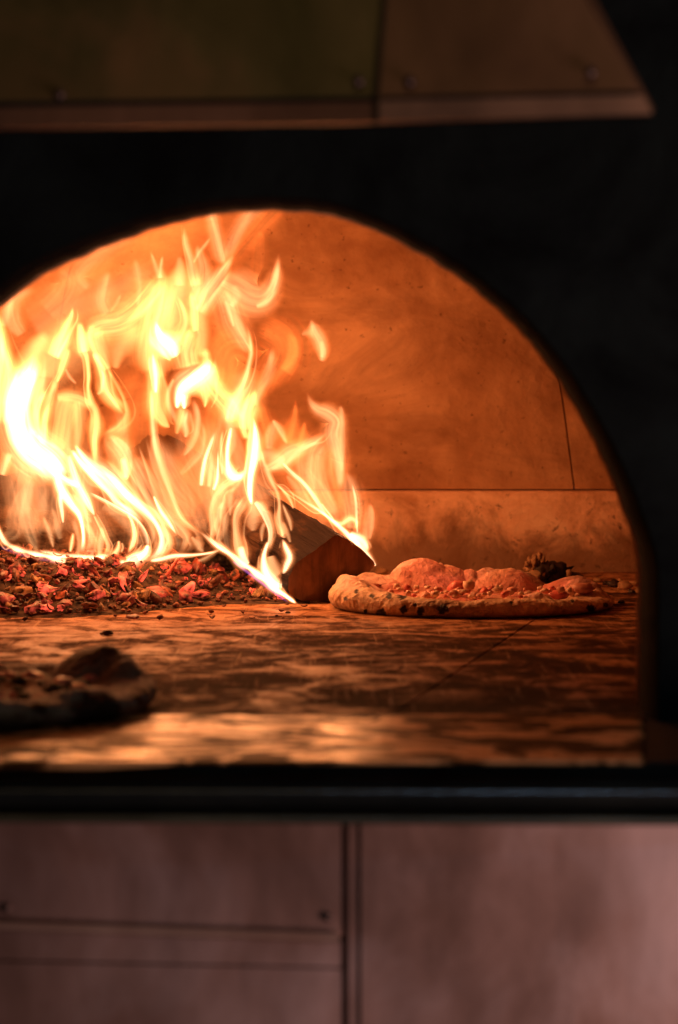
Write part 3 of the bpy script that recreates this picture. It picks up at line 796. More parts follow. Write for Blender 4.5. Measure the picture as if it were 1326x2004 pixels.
# ------------------------------------------------------------------ pizzas
def make_pizza(c, R, Ry, label, seed, bumps, spots, dark, rimh):
    root = empty('pizza', c, label, 'pizza')
    nt, nr = (360, 60) if dark else (860, 84); verts = []; cols = []; faces = []
    rr = random.Random(seed)
    rim = (0.84, 0.60, 0.40) if not dark else (0.22, 0.21, 0.20)
    tom = (0.66, 0.24, 0.19) if not dark else (0.20, 0.045, 0.02)
    for i in range(nt):
        th = 2 * pi * i / nt
        wob = 1 + 0.018 * noise.noise(Vector((cos(th) * 1.6 + seed, sin(th) * 1.6, 0))) + 0.010 * noise.noise(Vector((cos(th) * 6 + seed, sin(th) * 6, 2)))
        rh = rimh(th) * (1 + 0.12 * noise.noise(Vector((cos(th) * 5, sin(th) * 5, seed + 5))))
        rw = 0.034 * (1 + 0.2 * noise.noise(Vector((cos(th) * 2.5, sin(th) * 2.5, seed + 9))))
        for j in range(nr + 1):
            s = j / nr
            if s < 0.42:                                   # outside of the rim, from the floor up and over
                a = -pi / 2 + pi * (s / 0.42)              # -90 .. 90 degrees
                r = R - rw * 0.42 + rw * 0.42 * cos(a) ** 0.8 * (1 if a < 0 else 1); z = rh * 0.5 * (1 + sin(a))
                if a < 0: r = R - rw * 0.30 + rw * 0.30 * cos(a)
                else: r = R - rw * 0.5 + rw * 0.5 * cos(a)
            else:
                q = (s - 0.42) / 0.58; r = (R - rw * 0.5) * (1 - q)
                inner = 0.011
                z = inner + (rh - inner) * sstep(rw * 1.05, 0.0, (R - rw * 0.5) - r)
            x = r * cos(th) * wob; y = r * sin(th) * wob * Ry
            p = Vector((x, y, z))
            for (bx, by, br, bh, bc) in bumps:
                d = sqrt(((x - bx) / br) ** 2 + ((y - by) / (br * 0.8)) ** 2)
                if d < 1 and s > 0.3: p.z += bh * (1 - d * d) ** 0.8 * sstep(0.3, 0.42, s)
            n3 = fbm(p * 55 + Vector((seed, 0, 0)), 3) + 0.5 * fbm(p * 170 + Vector((0, seed, 0)), 3)
            up = sstep(0.0, 0.15, s)
            out = Vector((cos(th), sin(th), 0.5 if s < 0.42 else 2.0)).normalized()
            p += out * n3 * 0.0016 * up + out * 0.0022 * noise.noise(p * 28 + Vector((seed, 3, 1))) * up
            # colour: dough, toasted patches, tomato inside, char at the foot
            inn = sstep(R - rw * 1.25, R - rw * 1.7, r) if s > 0.42 else 0
            inn = max(inn, 0)
            k = 0.5 + 0.5 * noise.noise(p * 26 + Vector((0, seed, 4)))
            c3 = [rim[q] * (0.72 + 0.45 * k) for q in range(3)]
            for (bx, by, br, bh, bc) in bumps:
                d = sqrt(((x - bx) / br) ** 2 + ((y - by) / (br * 0.8)) ** 2)
                w = sstep(1.1, 0.75, d) * (0.62 + 1.3 * noise.noise(p * 30 + Vector((seed, 8, 8)))) if s > 0.3 else 0
                w = max(0, min(1, w)) * (1 if bc else 0.8)
                c3 = [c3[q] * (1 - w) + ((0.95, 0.42, 0.46)[q] if bc else (0.90, 0.58, 0.50)[q]) * w * (0.12 if dark else 1) for q in range(3)]
            kk = 0.5 + 0.8 * noise.noise(p * 22 + Vector((5, seed, 0)))
            kk = max(0.25, min(1, kk + 0.3)) * inn
            c3 = [c3[q] * (1 - kk) + tom[q] * kk for q in range(3)]
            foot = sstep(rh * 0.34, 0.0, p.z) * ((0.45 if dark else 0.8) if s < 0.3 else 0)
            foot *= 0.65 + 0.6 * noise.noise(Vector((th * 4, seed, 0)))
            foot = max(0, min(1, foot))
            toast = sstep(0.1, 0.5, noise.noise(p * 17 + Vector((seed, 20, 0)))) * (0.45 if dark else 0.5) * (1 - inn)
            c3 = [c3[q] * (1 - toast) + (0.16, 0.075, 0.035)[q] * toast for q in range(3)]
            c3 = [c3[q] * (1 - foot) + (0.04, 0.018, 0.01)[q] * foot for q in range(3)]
            for (sp_, sr) in spots:
                if isinstance(sp_, tuple):
                    if s > 0.5 or p.y > 0: continue
                    w_ = p + Vector(c) - ORG; rd = ray(*sp_).normalized(); d = (w_ - rd * w_.dot(rd)).length / sr
                else: d = (p + Vector(c) - sp_).length / sr
                if d > 1.5: continue
                w = sstep(1.15, 0.75, d + 0.5 * noise.noise(p * 330))
                if w > 0:
                    c3 = [c3[q] * (1 - w) + (0.018, 0.01, 0.008)[q] * w for q in range(3)]
            verts.append(p); cols.append(c3)
    m = nr + 1
    for i in range(nt):
        for j in range(nr):
            a = i * m + j; b = ((i + 1) % nt) * m + j
            faces.append((a, b, b + 1, a + 1))
    o = mesh_obj('crust', verts, faces, M['dough'], root)
    set_color(o, cols)
    return root
pc = FL(935, 1213) + Vector((0, 0.128, 0)); pc.z = 0
PR = 0.1465
def surf(px, py, Yoff):            # a point of the pizza's near side seen at this pixel
    return P(px, py, pc.y + Yoff)
def near_rim(px, py):
    x = P(px, py, pc.y - 0.11).x - pc.x
    yy = -0.83 * sqrt(max(0.0, PR ** 2 - x * x)) + 0.002
    return P(px, py, pc.y + yy)
spots = [((x, y), r) for x, y, r in ((787, 1164, 0.0048), (761, 1166, 0.0032), (727, 1166, 0.0028), (697, 1158, 0.0026), (676, 1172, 0.0022), (790, 1193, 0.0042), (823, 1196, 0.0045),
                                             (865, 1192, 0.0055), (1156, 1190, 0.0042), (1185, 1184, 0.0028), (1209, 1183, 0.0028), (1120, 1176, 0.002), (745, 1200, 0.005), (715, 1196, 0.002),
                                             (720, 1147, 0.0016), (780, 1150, 0.0018), (1000, 1180, 0.0018), (812, 1183, 0.0022))]
def sx(px): return (px - 936) / 1905.0
bumps = [(sx(868), 0.070, 0.046, 0.0225, 1), (sx(825), 0.075, 0.036, 0.010, 0), (sx(1012), 0.072, 0.043, 0.0205, 0), (sx(1135), 0.030, 0.036, 0.015, 1), (sx(770), 0.045, 0.030, 0.012, 0),
         (sx(705), -0.005, 0.045, 0.007, 0), (sx(740), -0.03, 0.04, 0.006, 0), (sx(1052), -0.060, 0.020, 0.008, 0), (sx(935), 0.088, 0.03, 0.008, 0), (sx(1170), 0.0, 0.03, 0.006, 0)]
def rimh(th):
    f = 0.0170 + 0.0075 * max(0, cos(th - pi * 1.02)) ** 2 - 0.004 * max(0, cos(th)) ** 2
    return f
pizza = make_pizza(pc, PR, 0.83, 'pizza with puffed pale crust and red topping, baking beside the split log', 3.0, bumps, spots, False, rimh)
# toppings: crumbled cheese, sausage and tomato in the middle
tr_ = random.Random(12)
def top_piece(name, x, y, z, s, mat, parent, seed, flat=0.6):
    bm = bmesh.new(); bmesh.ops.create_icosphere(bm, subdivisions=2, radius=1.0)
    for v in bm.verts:
        d = 1 + 0.6 * noise.noise(v.co * 1.5 + Vector((seed, 0, 0))) + 0.3 * noise.noise(v.co * 3.5 + Vector((0, seed, 0)))
        v.co = Vector((v.co.x * s * d, v.co.y * s * d * 0.8, v.co.z * s * d * flat)) + Vector((x, y, z))
    return bm_obj(name, bm, mat, parent, True)
for k in range(95):
    px = tr_.uniform(770, 1130); yy = tr_.uniform(-0.088, 0.0)
    if 1030 < px < 1075 and yy < -0.04: continue
    x = sx(px)
    if x * x + (yy / 0.83) ** 2 > 0.115 ** 2: continue
    s = tr_.uniform(0.0018, 0.0052); u = tr_.random()
    nm, mt = ('cheese_crumb', 'cheese') if u < 0.5 else (('sausage_crumb', 'meat') if u < 0.8 else ('tomato_bit', 'tomato'))
    top_piece(nm, x, yy, 0.0155 + tr_.uniform(0, 0.006), s, M[mt], pizza, k * 2.3, tr_.uniform(0.5, 0.9))
top_piece('tomato_bit', sx(912), -0.004, 0.020, 0.010, M['tomato'], pizza, 77, 0.8)
top_piece('cheese_crumb', sx(930), -0.026, 0.024, 0.006, M['cheese'], pizza, 71, 1.2)
top_piece('tomato_bit', sx(1100), -0.035, 0.0155, 0.010, M['tomato'], pizza, 72, 0.45)
top_piece('tomato_bit', sx(735), 0.03, 0.0165, 0.014, M['meat'], pizza, 73, 0.4)
top_piece('tomato_bit', sx(1150), -0.02, 0.020, 0.013, M['meat'], pizza, 75, 0.45)

# foreground pizza at the left, dark against the hearth
fc = FL(-165, 1442) + Vector((0, 0.135, 0)); fc.z = 0.001
def fx(px): return (px + 165) / 2700.0
fb = [(fx(150), 0.075, 0.050, 0.014, 0), (fx(195), 0.03, 0.028, 0.010, 0), (fx(100), -0.06, 0.03, 0.006, 0), (fx(255), 0.0, 0.022, 0.003, 0), (fx(30), 0.06, 0.05, 0.002, 0)]
fsp = [(fc + Vector((fx(150), 0.08, 0.035)), 0.04)]
for k in range(9):
    t = -pi / 2 + tr_.uniform(-0.2, 1.7)
    fsp.append((fc + Vector((cos(t) * 0.148, sin(t) * 0.125, tr_.uniform(0.004, 0.024))), tr_.uniform(0.005, 0.014)))
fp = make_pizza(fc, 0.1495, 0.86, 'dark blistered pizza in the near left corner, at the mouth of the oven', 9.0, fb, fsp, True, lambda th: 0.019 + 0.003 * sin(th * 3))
for k in range(24):
    x = tr_.uniform(0.0, 0.10); yy = tr_.uniform(-0.07, 0.06)
    top_piece(*(('tomato_bit', x, yy, 0.0145, tr_.uniform(0.003, 0.008), M['tomato'] if k % 2 else M['burnt'], fp, k * 1.9, 0.5)))

# ------------------------------------------------------------------ fire
fire = empty('wood_fire', P(300, 1100, 2.56), 'tall yellow orange flames rising from the burning logs', 'fire')
FLOC = P(300, 1100, 2.56)
KC = {'Y': ((1.0, 0.20, 0.03), (1.0, 0.41, 0.12)), 'O': ((1.0, 0.15, 0.022), (1.0, 0.19, 0.035)), 'P': ((1.0, 0.20, 0.035), (1.0, 0.42, 0.16)),
      'W': ((1.0, 0.24, 0.045), (1.0, 0.58, 0.30)), 'B': ((0.30, 0.08, 0.35), (0.35, 0.10, 0.45))}
def profile(u, k):
    if abs(u) >= 1: return 0.0
    if k == 'g': return (1 - u * u) ** 1.6
    if k == 'r': return ((1 + u) / 2) ** 1.9 * min(1.0, (1 - u) / 0.16) + 0.10 * (1 - u * u)
    if k == 'l': return profile(-u, 'r')
    if k == 's': return sstep(0, 0.85, 1 - abs(u)) * (0.85 + 0.15 * u)
    if k == 'e': return (0.35 + 0.65 * u * u) * sstep(0, 0.22, 1 - abs(u))       # a thin shell: brighter at both edges
    return 1
flame_rnd = random.Random(3)
def flame(pts, I, kc='P', pr='s', Y=2.56, bow=0.02, fade=(0.07, 0.22)):
    pts = [tuple(p) + (1.0,) if len(p) == 3 else tuple(p) for p in pts]
    L = sum(math.hypot(pts[i + 1][0] - pts[i][0], pts[i + 1][1] - pts[i][1]) for i in range(len(pts) - 1))
    n = max(14, min(60, int(L / 6)))
    cl = catmull(pts, n); MU = 26; WID = 1.0 if pr == 'g' else 1.9
    ce, cc = KC[kc]; verts = []; cols = []; uvs = []; faces = []
    acc = 0.0; us = [-cos(pi * k / MU) for k in range(MU + 1)]
    ph = flame_rnd.uniform(0, 9)
    for i, (x, y, w, ii) in enumerate(cl):
        a = cl[max(0, i - 1)]; b = cl[min(n - 1, i + 1)]
        tx, ty = b[0] - a[0], b[1] - a[1]; d = math.hypot(tx, ty) or 1; tx /= d; ty /= d
        if i: acc += math.hypot(x - cl[i - 1][0], y - cl[i - 1][1])
        soft = (0.0 if pr == 'g' else (0.24 + 0.30 * sstep(1010, 760, y)) if kc == 'W' else (0.45 + 0.35 * sstep(1010, 760, y)))
        w = max(1.2, w) * WID * (1.06 + 0.28 * soft); s = i / (n - 1)
        env = min(1.0, (s / fade[0]) if fade[0] else 1.0) * min(1.0, ((1 - s) / fade[1]) if fade[1] else 1.0)
        env = env * env * (3 - 2 * env)
        Yc = Y + bow * sin(s * pi + ph * 0.4) + 0.006 * sin(s * 5 + ph)
        hw = w / 2 / 1850.0
        for side in (0, 1):
            ul = us if side == 0 else us[1:-1][::-1]
            for u in ul:
                nx_, ny_ = -ty, tx
                yy = Yc + (-1 if side == 0 else 1) * 0.55 * hw * sqrt(max(0.0, 1 - u * u)) + hw * 0.35 * u * sin(ph)
                verts.append(P(x + nx_ * u * w / 2, y + ny_ * u * w / 2, yy) - FLOC)
                f = (1 - soft) * profile(u * WID, pr) + soft * ((1 - u * u) ** 2.4 * (0.85 + (0.45 * u if pr == 'r' else -0.45 * u if pr == 'l' else 0.12 * u))) + (0.10 * (1 - u * u) ** 2 if WID > 1 else 0); v = max(0.0, I * ii * env * f * 0.5 * (0.72 if kc == 'W' else 0.82))
                g = min(1.0, f * 1.1) * min(1.0, 0.35 + 0.65 * env)
                cols.append([v * (ce[q] * (1 - g) + cc[q] * g) for q in range(3)])
                uvs.append((u * w / 2 / 1850.0 * (0.22 if pr == 'g' else 1), acc / 1850.0 * (0.6 if pr == 'g' else 1)))
    m = MU + 1 + MU - 1
    for i in range(n - 1):
        for j in range(m): faces.append((i * m + j, i * m + (j + 1) % m, (i + 1) * m + (j + 1) % m, (i + 1) * m + j))
    faces.append(tuple(range(m))[::-1]); faces.append(tuple((n - 1) * m + j for j in range(m)))
    o = mesh_obj('flame', verts, faces, M['flame'], fire)
    set_color(o, cols, 'glow')
    uvl = o.data.uv_layers.new(name='UVMap')
    lv = [l.vertex_index for l in o.data.loops]
    flat = []
    for vi in lv: flat += uvs[vi]
    uvl.data.foreach_set('uv', flat)
    return o
#FLAMES
exec_list = []
def fl(pts, I, kc='P', pr='s', Y=2.56, **k): exec_list.append((pts, I, kc, pr, Y, k))
# broad soft bodies of burning gas
fl([(-60, 700, 200), (60, 620, 240), (200, 545, 240), (340, 480, 200), (470, 430, 120)], 0.62, 'O', 'g', 2.68)
fl([(-60, 620, 120), (60, 560, 130), (180, 500, 120), (300, 450, 110), (420, 420, 80)], 0.42, 'O', 'g', 2.70)
fl([(40, 830, 120), (80, 740, 180), (160, 670, 170), (260, 640, 170), (360, 600, 150), (420, 560, 90)], 0.62, 'Y', 'g', 2.64)
fl([(230, 1000, 60), (262, 900, 130), (270, 800, 160), (300, 720, 130)], 0.62, 'O', 'g', 2.64)
fl([(370, 1040, 90), (390, 920, 190), (430, 820, 190), (440, 700, 150), (430, 600, 60)], 0.68, 'O', 'g', 2.64)
fl([(620, 1030, 60), (605, 950, 140), (575, 890, 150), (530, 830, 90)], 0.6, 'O', 'g', 2.66)
fl([(130, 900, 80), (140, 820, 110), (150, 760, 100)], 0.6, 'Y', 'g', 2.62)
fl([(60, 640, 120), (140, 600, 130), (240, 570, 110), (320, 520, 80)], 0.35, 'P', 'g', 2.66)
fl([(290, 980, 50), (340, 940, 120), (400, 960, 150), (450, 1000, 90)], 0.28, 'O', 'g', 2.56)
fl([(470, 1090, 50), (500, 1040, 90), (500, 980, 90), (480, 900, 60)], 0.2, 'O', 'g', 2.52)
fl([(470, 840, 60), (480, 780, 90), (470, 720, 70)], 0.9, 'Y', 'g', 2.60)
fl([(140, 1080, 60), (170, 1020, 110), (180, 960, 110), (150, 920, 60)], 0.25, 'O', 'g', 2.54)
# far left white column
fl([(122, 940, 30), (95, 905, 72), (62, 880, 76), (38, 845, 52), (32, 800, 50), (42, 760, 50), (58, 725, 34), (68, 690, 12)], 6.5, 'W', 's', 2.55)
fl([(110, 925, 60), (70, 880, 90), (42, 840, 70), (45, 780, 74), (60, 730, 70), (70, 680, 60)], 1.1, 'Y', 'g', 2.57)
fl([(-16, 830, 60), (-8, 760, 60), (-3, 700, 36), (-4, 650, 20), (-10, 600, 6)], 3.4, 'Y', 's', 2.58)
fl([(20, 800, 30), (26, 760, 40), (18, 720, 26), (6, 680, 12), (0, 640, 4)], 2.0, 'Y', 's', 2.57)
fl([(2, 930, 14), (10, 905, 18), (20, 885, 12)], 2.0, 'P', 's', 2.55)
fl([(84, 872, 12), (86, 822, 14), (94, 789, 12), (104, 760, 10), (112, 730, 6)], 3.2, 'Y', 's', 2.56)
fl([(67, 850, 24), (68, 820, 26), (76, 790, 24), (92, 760, 20)], 1.8, 'Y', 'g', 2.57)
fl([(111, 749, 3), (120, 722, 10), (129, 696, 10), (134, 680, 5)], 1.9, 'Y', 's', 2.57)
fl([(104, 700, 26), (117, 672, 28), (127, 650, 20), (139, 618, 8), (142, 600, 2)], 2.8, 'Y', 's', 2.58)
fl([(90, 740, 70), (100, 690, 90), (120, 650, 60), (135, 620, 20)], 1.0, 'Y', 'g', 2.60)
fl([(45, 735, 46), (58, 705, 60), (75, 675, 50), (95, 650, 20)], 1.1, 'Y', 'g', 2.60)
fl([(44, 655, 14), (29, 630, 30), (26, 600, 30), (40, 580, 20), (70, 566, 10)], 0.8, 'P', 'l', 2.62)
fl([(5, 640, 20), (15, 600, 30), (20, 575, 12)], 0.5, 'P', 'g', 2.62)
# second column with the cell below it
fl([(188, 912, 6), (184, 868, 13), (187, 835, 20), (186, 805, 12), (177, 787, 12), (172, 760, 7), (173, 735, 8), (169, 700, 9), (160, 680, 20), (155, 640, 16), (152, 598, 3)], 3.0, 'Y', 's', 2.56)
fl([(112, 880, 20), (118, 840, 36), (126, 800, 44), (135, 775, 20)], 1.1, 'Y', 'e', 2.57)
fl([(150, 880, 8), (153, 840, 18), (152, 800, 24), (150, 782, 10)], 1.1, 'Y', 's', 2.57)
fl([(110, 778, 12), (135, 776, 22), (160, 782, 26), (180, 797, 14)], 1.2, 'Y', 's', 2.57)
fl([(128, 722, 3), (136, 738, 5), (150, 752, 3)], 0.8, 'P', 's', 2.57)
fl([(165, 690, 30), (160, 660, 26), (155, 630, 12)], 1.6, 'Y', 'g', 2.58)
# loop down the centre-left
fl([(183, 690, 8), (194, 712, 14), (202, 735, 18), (208, 765, 22), (226, 792, 14), (243, 812, 4)], 3.0, 'Y', 's', 2.56)
fl([(210, 722, 4), (228, 752, 5), (243, 783, 5), (249, 812, 9), (238, 838, 20), (218, 852, 22), (196, 858, 10)], 1.6, 'Y', 'r', 2.56)
fl([(190, 772, 3), (198, 762, 8), (202, 735, 4), (196, 722, 2)], 1.3, 'P', 's', 2.57)
fl([(243, 940, 10), (244, 915, 24), (236, 888, 34), (222, 868, 26), (210, 850, 8)], 2.0, 'P', 'r', 2.57)
fl([(246, 935, 8), (244, 915, 12), (240, 895, 12)], 2.2, 'Y', 's', 2.57)
# broad yellow heart
fl([(172, 650, 16), (196, 638, 34), (230, 632, 44), (262, 612, 46), (286, 586, 40), (305, 560, 30), (318, 540, 10)], 1.7, 'Y', 's', 2.58)
fl([(212, 724, 8), (204, 705, 22), (194, 680, 34), (188, 655, 34), (192, 635, 16)], 1.9, 'Y', 'l', 2.57)
fl([(225, 722, 16), (232, 690, 44), (250, 665, 60), (280, 640, 60)], 0.9, 'Y', 'g', 2.59)
fl([(305, 745, 40), (305, 690, 96), (322, 635, 120), (342, 585, 100), (352, 545, 60), (358, 505, 14)], 1.55, 'Y', 'g', 2.60)
fl([(296, 730, 20), (292, 690, 50), (300, 640, 60), (312, 590, 44), (316, 550, 22), (316, 522, 4)], 1.3, 'Y', 's', 2.58)
fl([(343, 700, 12), (334, 684, 38), (322, 668, 36), (310, 650, 16), (304, 628, 6)], 5.5, 'W', 's', 2.56)
fl([(336, 672, 16), (352, 655, 18), (362, 632, 14), (358, 605, 9), (346, 578, 4)], 2.4, 'Y', 's', 2.57)
fl([(368, 720, 40), (362, 690, 44), (368, 665, 26), (374, 640, 8)], 2.2, 'Y', 's', 2.57)
fl([(382, 650, 8), (378, 625, 13), (376, 597, 10), (372, 570, 4)], 2.6, 'Y', 's', 2.57)
fl([(395, 700, 20), (392, 660, 44), (386, 610, 50), (384, 560, 40), (378, 530, 14)], 1.0, 'Y', 'g', 2.59)
fl([(346, 800, 6), (350, 775, 20), (360, 756, 34), (382, 738, 34), (402, 720, 22), (412, 700, 6)], 5.0, 'W', 's', 2.55)
fl([(360, 800, 4), (360, 790, 14), (358, 770, 16)], 4.5, 'W', 's', 2.55)
fl([(332, 837, 2), (318, 824, 16), (306, 800, 30), (304, 765, 26), (303, 730, 20), (301, 700, 10)], 2.3, 'Y', 'e', 2.57)
fl([(304, 770, 6), (304, 740, 10), (301, 712, 10), (298, 690, 4)], 3.8, 'W', 's', 2.56)
fl([(340, 740, 3), (330, 765, 8), (330, 790, 12), (340, 812, 10), (350, 835, 4)], 1.0, 'P', 's', 2.57)
fl([(362, 856, 4), (364, 846, 10), (360, 825, 14), (366, 800, 12)], 1.8, 'P', 's', 2.57)
fl([(345, 850, 4), (352, 820, 14), (358, 795, 16)], 1.3, 'Y', 's', 2.57)
fl([(358, 892, 4), (374, 868, 12), (384, 838, 14), (384, 808, 12), (375, 780, 6)], 1.0, 'P', 'r', 2.58)
fl([(400, 798, 2), (402, 780, 12), (398, 755, 34), (405, 730, 40), (405, 705, 14)], 2.0, 'Y', 's', 2.57)
# crossing arms, centre
fl([(402, 680, 8), (403, 712, 16), (410, 742, 26), (426, 768, 34), (446, 792, 36), (466, 812, 24), (485, 822, 8)], 2.0, 'Y', 's', 2.56)
fl([(446, 830, 14), (452, 800, 30), (464, 776, 24), (476, 750, 12), (485, 722, 8), (491, 690, 7), (488, 660, 5), (482, 635, 3)], 1.7, 'P', 's', 2.57)
fl([(484, 860, 10), (480, 828, 26), (486, 800, 26), (494, 778, 14), (500, 760, 4)], 2.9, 'Y', 's', 2.56)
fl([(500, 795, 6), (508, 768, 12), (524, 735, 18), (532, 705, 14), (534, 680, 6)], 1.0, 'P', 'l', 2.58)
fl([(505, 780, 8), (528, 735, 36), (550, 700, 62), (548, 670, 66), (524, 650, 40), (500, 640, 12)], 0.8, 'O', 's', 2.60)
fl([(555, 728, 20), (572, 700, 16), (574, 672, 14), (562, 650, 6)], 0.9, 'O', 'r', 2.60)
fl([(430, 760, 20), (438, 725, 50), (452, 690, 70), (478, 690, 50), (500, 715, 10)], 0.7, 'O', 's', 2.60)
fl([(505, 880, 10), (520, 850, 30), (512, 815, 26), (502, 785, 8)], 0.7, 'O', 's', 2.60)
# ribbon and hook
fl([(488, 690, 8), (470, 660, 30), (452, 625, 40), (441, 590, 36), (430, 560, 16)], 1.3, 'P', 's', 2.58)
fl([(457, 640, 4), (447, 610, 7), (440, 585, 5)], 1.0, 'P', 's', 2.57)
fl([(432, 545, 20), (462, 562, 56), (490, 580, 60), (514, 580, 44), (532, 560, 26), (541, 530, 16), (545, 494, 2)], 1.05, 'P', 's', 2.60)
fl([(500, 600, 6), (520, 590, 12), (534, 567, 12), (541, 538, 10), (544, 505, 3)], 1.1, 'P', 's', 2.59)
fl([(452, 600, 14), (463, 580, 24), (455, 556, 20)], 0.8, 'P', 'g', 2.58)
# crossing spikes at the top
fl([(385, 610, 26), (405, 575, 44), (424, 548, 34), (441, 523, 14), (458, 498, 4)], 1.5, 'P', 's', 2.58)
fl([(380, 590, 20), (392, 560, 34), (396, 525, 22), (388, 495, 12), (386, 478, 3)], 0.9, 'P', 's', 2.59)
fl([(384, 560, 16), (379, 535, 16), (374, 508, 12), (364, 475, 9), (360, 440, 2)], 1.7, 'P', 'l', 2.58)
fl([(378, 515, 4), (388, 495, 7), (402, 478, 6), (412, 464, 2)], 0.9, 'P', 's', 2.59)
fl([(437, 520, 8), (432, 500, 20), (424, 468, 20), (415, 430, 19), (408, 395, 18)], 1.25, 'P', 's', 2.60, fade=(0.15, 0.05))
fl([(436, 515, 10), (444, 490, 20), (458, 458, 22), (476, 430, 22), (500, 402, 24), (515, 385, 24)], 0.75, 'P', 'r', 2.61, fade=(0.15, 0.05))
fl([(425, 545, 12), (450, 510, 26), (482, 470, 30), (515, 430, 34), (545, 395, 34)], 0.42, 'O', 's', 2.62, fade=(0.15, 0.1))
fl([(498, 545, 10), (502, 510, 26), (506, 470, 18), (505, 450, 4)], 0.30, 'O', 'r', 2.62)
fl([(314, 545, 10), (314, 525, 8), (318, 500, 3)], 1.1, 'P', 's', 2.60)
fl([(312, 545, 10), (304, 520, 8), (294, 492, 3)], 0.9, 'P', 's', 2.60)
fl([(350, 560, 30), (352, 530, 30), (350, 500, 10)], 0.8, 'P', 'g', 2.60)
fl([(268, 600, 4), (272, 565, 10), (268, 530, 12), (262, 505, 6)], 0.6, 'P', 'r', 2.64)
fl([(210, 615, 20), (198, 590, 30), (205, 555, 26), (212, 530, 10)], 0.6, 'P', 's', 2.64)
fl([(215, 612, 3), (228, 592, 6), (236, 575, 3)], 0.7, 'P', 's', 2.63)
fl([(170, 570, 20), (150, 540, 40), (180, 500, 50), (220, 470, 40), (280, 450, 30)], 0.35, 'P', 's', 2.68)
fl([(90, 610, 40), (120, 580, 60), (130, 550, 40), (110, 530, 20)], 0.30, 'P', 's', 2.68)
# detached lick
fl([(629, 708, 6), (631, 690, 16), (625, 667, 20), (615, 648, 18), (608, 625, 3)], 1.35, 'P', 's', 2.62, fade=(0.1, 0.15))
fl([(590, 655, 3), (600, 651, 10), (614, 650, 16)], 0.7, 'P', 's', 2.62)
fl([(630, 700, 6), (632, 685, 9), (628, 665, 5)], 0.9, 'P', 's', 2.61)
# the bright strands along the left logs
fl([(112, 930, 22), (122, 960, 24), (140, 988, 18), (155, 1008, 12), (162, 1036, 8), (163, 1062, 9), (158, 1085, 14)], 4.2, 'W', 's', 2.52)
fl([(134, 890, 8), (142, 918, 16), (152, 948, 20), (168, 978, 18), (181, 1002, 8), (185, 1010, 3)], 4.5, 'W', 's', 2.52)
fl([(118, 930, 6), (132, 940, 16), (148, 948, 14), (156, 950, 4)], 3.5, 'W', 's', 2.52)
fl([(184, 1008, 4), (194, 1026, 7), (205, 1048, 9), (213, 1070, 9), (207, 1092, 14)], 2.6, 'P', 'r', 2.52)
fl([(146, 870, 6), (160, 890, 14), (178, 908, 24), (212, 932, 36), (240, 962, 28), (266, 984, 20), (288, 1004, 16), (306, 1026, 12), (317, 1052, 15), (314, 1076, 20), (300, 1092, 18), (282, 1099, 6)], 4.6, 'W', 's', 2.50)
fl([(140, 880, 6), (158, 906, 12), (186, 936, 16), (212, 962, 14), (229, 984, 14), (256, 1002, 16), (282, 1024, 9)], 4.0, 'W', 's', 2.50)
fl([(175, 965, 4), (205, 982, 8), (236, 1000, 9), (264, 1018, 9), (280, 1040, 10), (287, 1064, 8), (283, 1080, 4)], 2.8, 'W', 'l', 2.51)
fl([(290, 1066, 8), (284, 1084, 22), (262, 1098, 30), (245, 1104, 20), (233, 1096, 5)], 5.0, 'W', 's', 2.50)
fl([(250, 1006, 4), (258, 1022, 7), (262, 1046, 8), (258, 1066, 9), (250, 1083, 4)], 3.0, 'P', 's', 2.51)
fl([(256, 1015, 3), (266, 1040, 5), (264, 1062, 4), (258, 1076, 2)], 1.4, 'P', 's', 2.51)
fl([(232, 1058, 4), (231, 1072, 9), (222, 1087, 12), (211, 1095, 5)], 2.6, 'P', 's', 2.51)
fl([(238, 1062, 3), (240, 1072, 5), (236, 1082, 3)], 1.2, 'P', 's', 2.51)
fl([(208, 1097, 5), (216, 1105, 9), (226, 1110, 4)], 3.0, 'W', 's', 2.50)
fl([(-26, 985, 6, .5), (-8, 1025, 8, .6), (6, 1056, 12, .8), (20, 1068, 9, .45), (34, 1075, 13, 1), (52, 1079, 9, .5), (70, 1084, 14, 1), (88, 1087, 10, .6), (104, 1091, 15, 1), (122, 1097, 13, 1), (134, 1100, 8, .6), (150, 1096, 5, .3)], 4.4, 'W', 's', 2.50)
fl([(76, 1078, 5, .6), (100, 1082, 8, .5), (120, 1089, 12, 1), (140, 1087, 8, .5), (156, 1092, 16, 1), (172, 1090, 9, .6), (188, 1094, 18, 1), (205, 1088, 12, .9), (216, 1084, 5, .5)], 4.4, 'W', 's', 2.50)
fl([(0, 1070, 8), (40, 1084, 10), (100, 1098, 10), (140, 1106, 8), (190, 1102, 8)], 0.22, 'B', 'g', 2.50)
fl([(8, 1050, 10), (26, 1040, 30), (30, 1010, 30), (40, 975, 20), (56, 945, 6)], 0.45, 'P', 'e', 2.51)
fl([(74, 1080, 4), (62, 1056, 24), (52, 1024, 40), (48, 990, 34), (58, 945, 22), (64, 935, 8)], 0.62, 'P', 's', 2.52)
fl([(104, 1072, 3), (98, 1048, 12), (90, 1026, 10), (84, 1010, 3)], 0.85, 'P', 's', 2.51)
fl([(118, 1056, 8), (112, 1036, 16), (107, 1012, 10), (100, 990, 6)], 0.5, 'P', 's', 2.51)
fl([(123, 1024, 3), (121, 1004, 9), (118, 982, 12), (118, 960, 12)], 2.8, 'W', 's', 2.52)
fl([(137, 1080, 4), (140, 1062, 8), (143, 1042, 5)], 2.4, 'P', 's', 2.51)
fl([(178, 1024, 6), (164, 1006, 18), (150, 985, 22), (140, 965, 14)], 0.9, 'P', 's', 2.53)
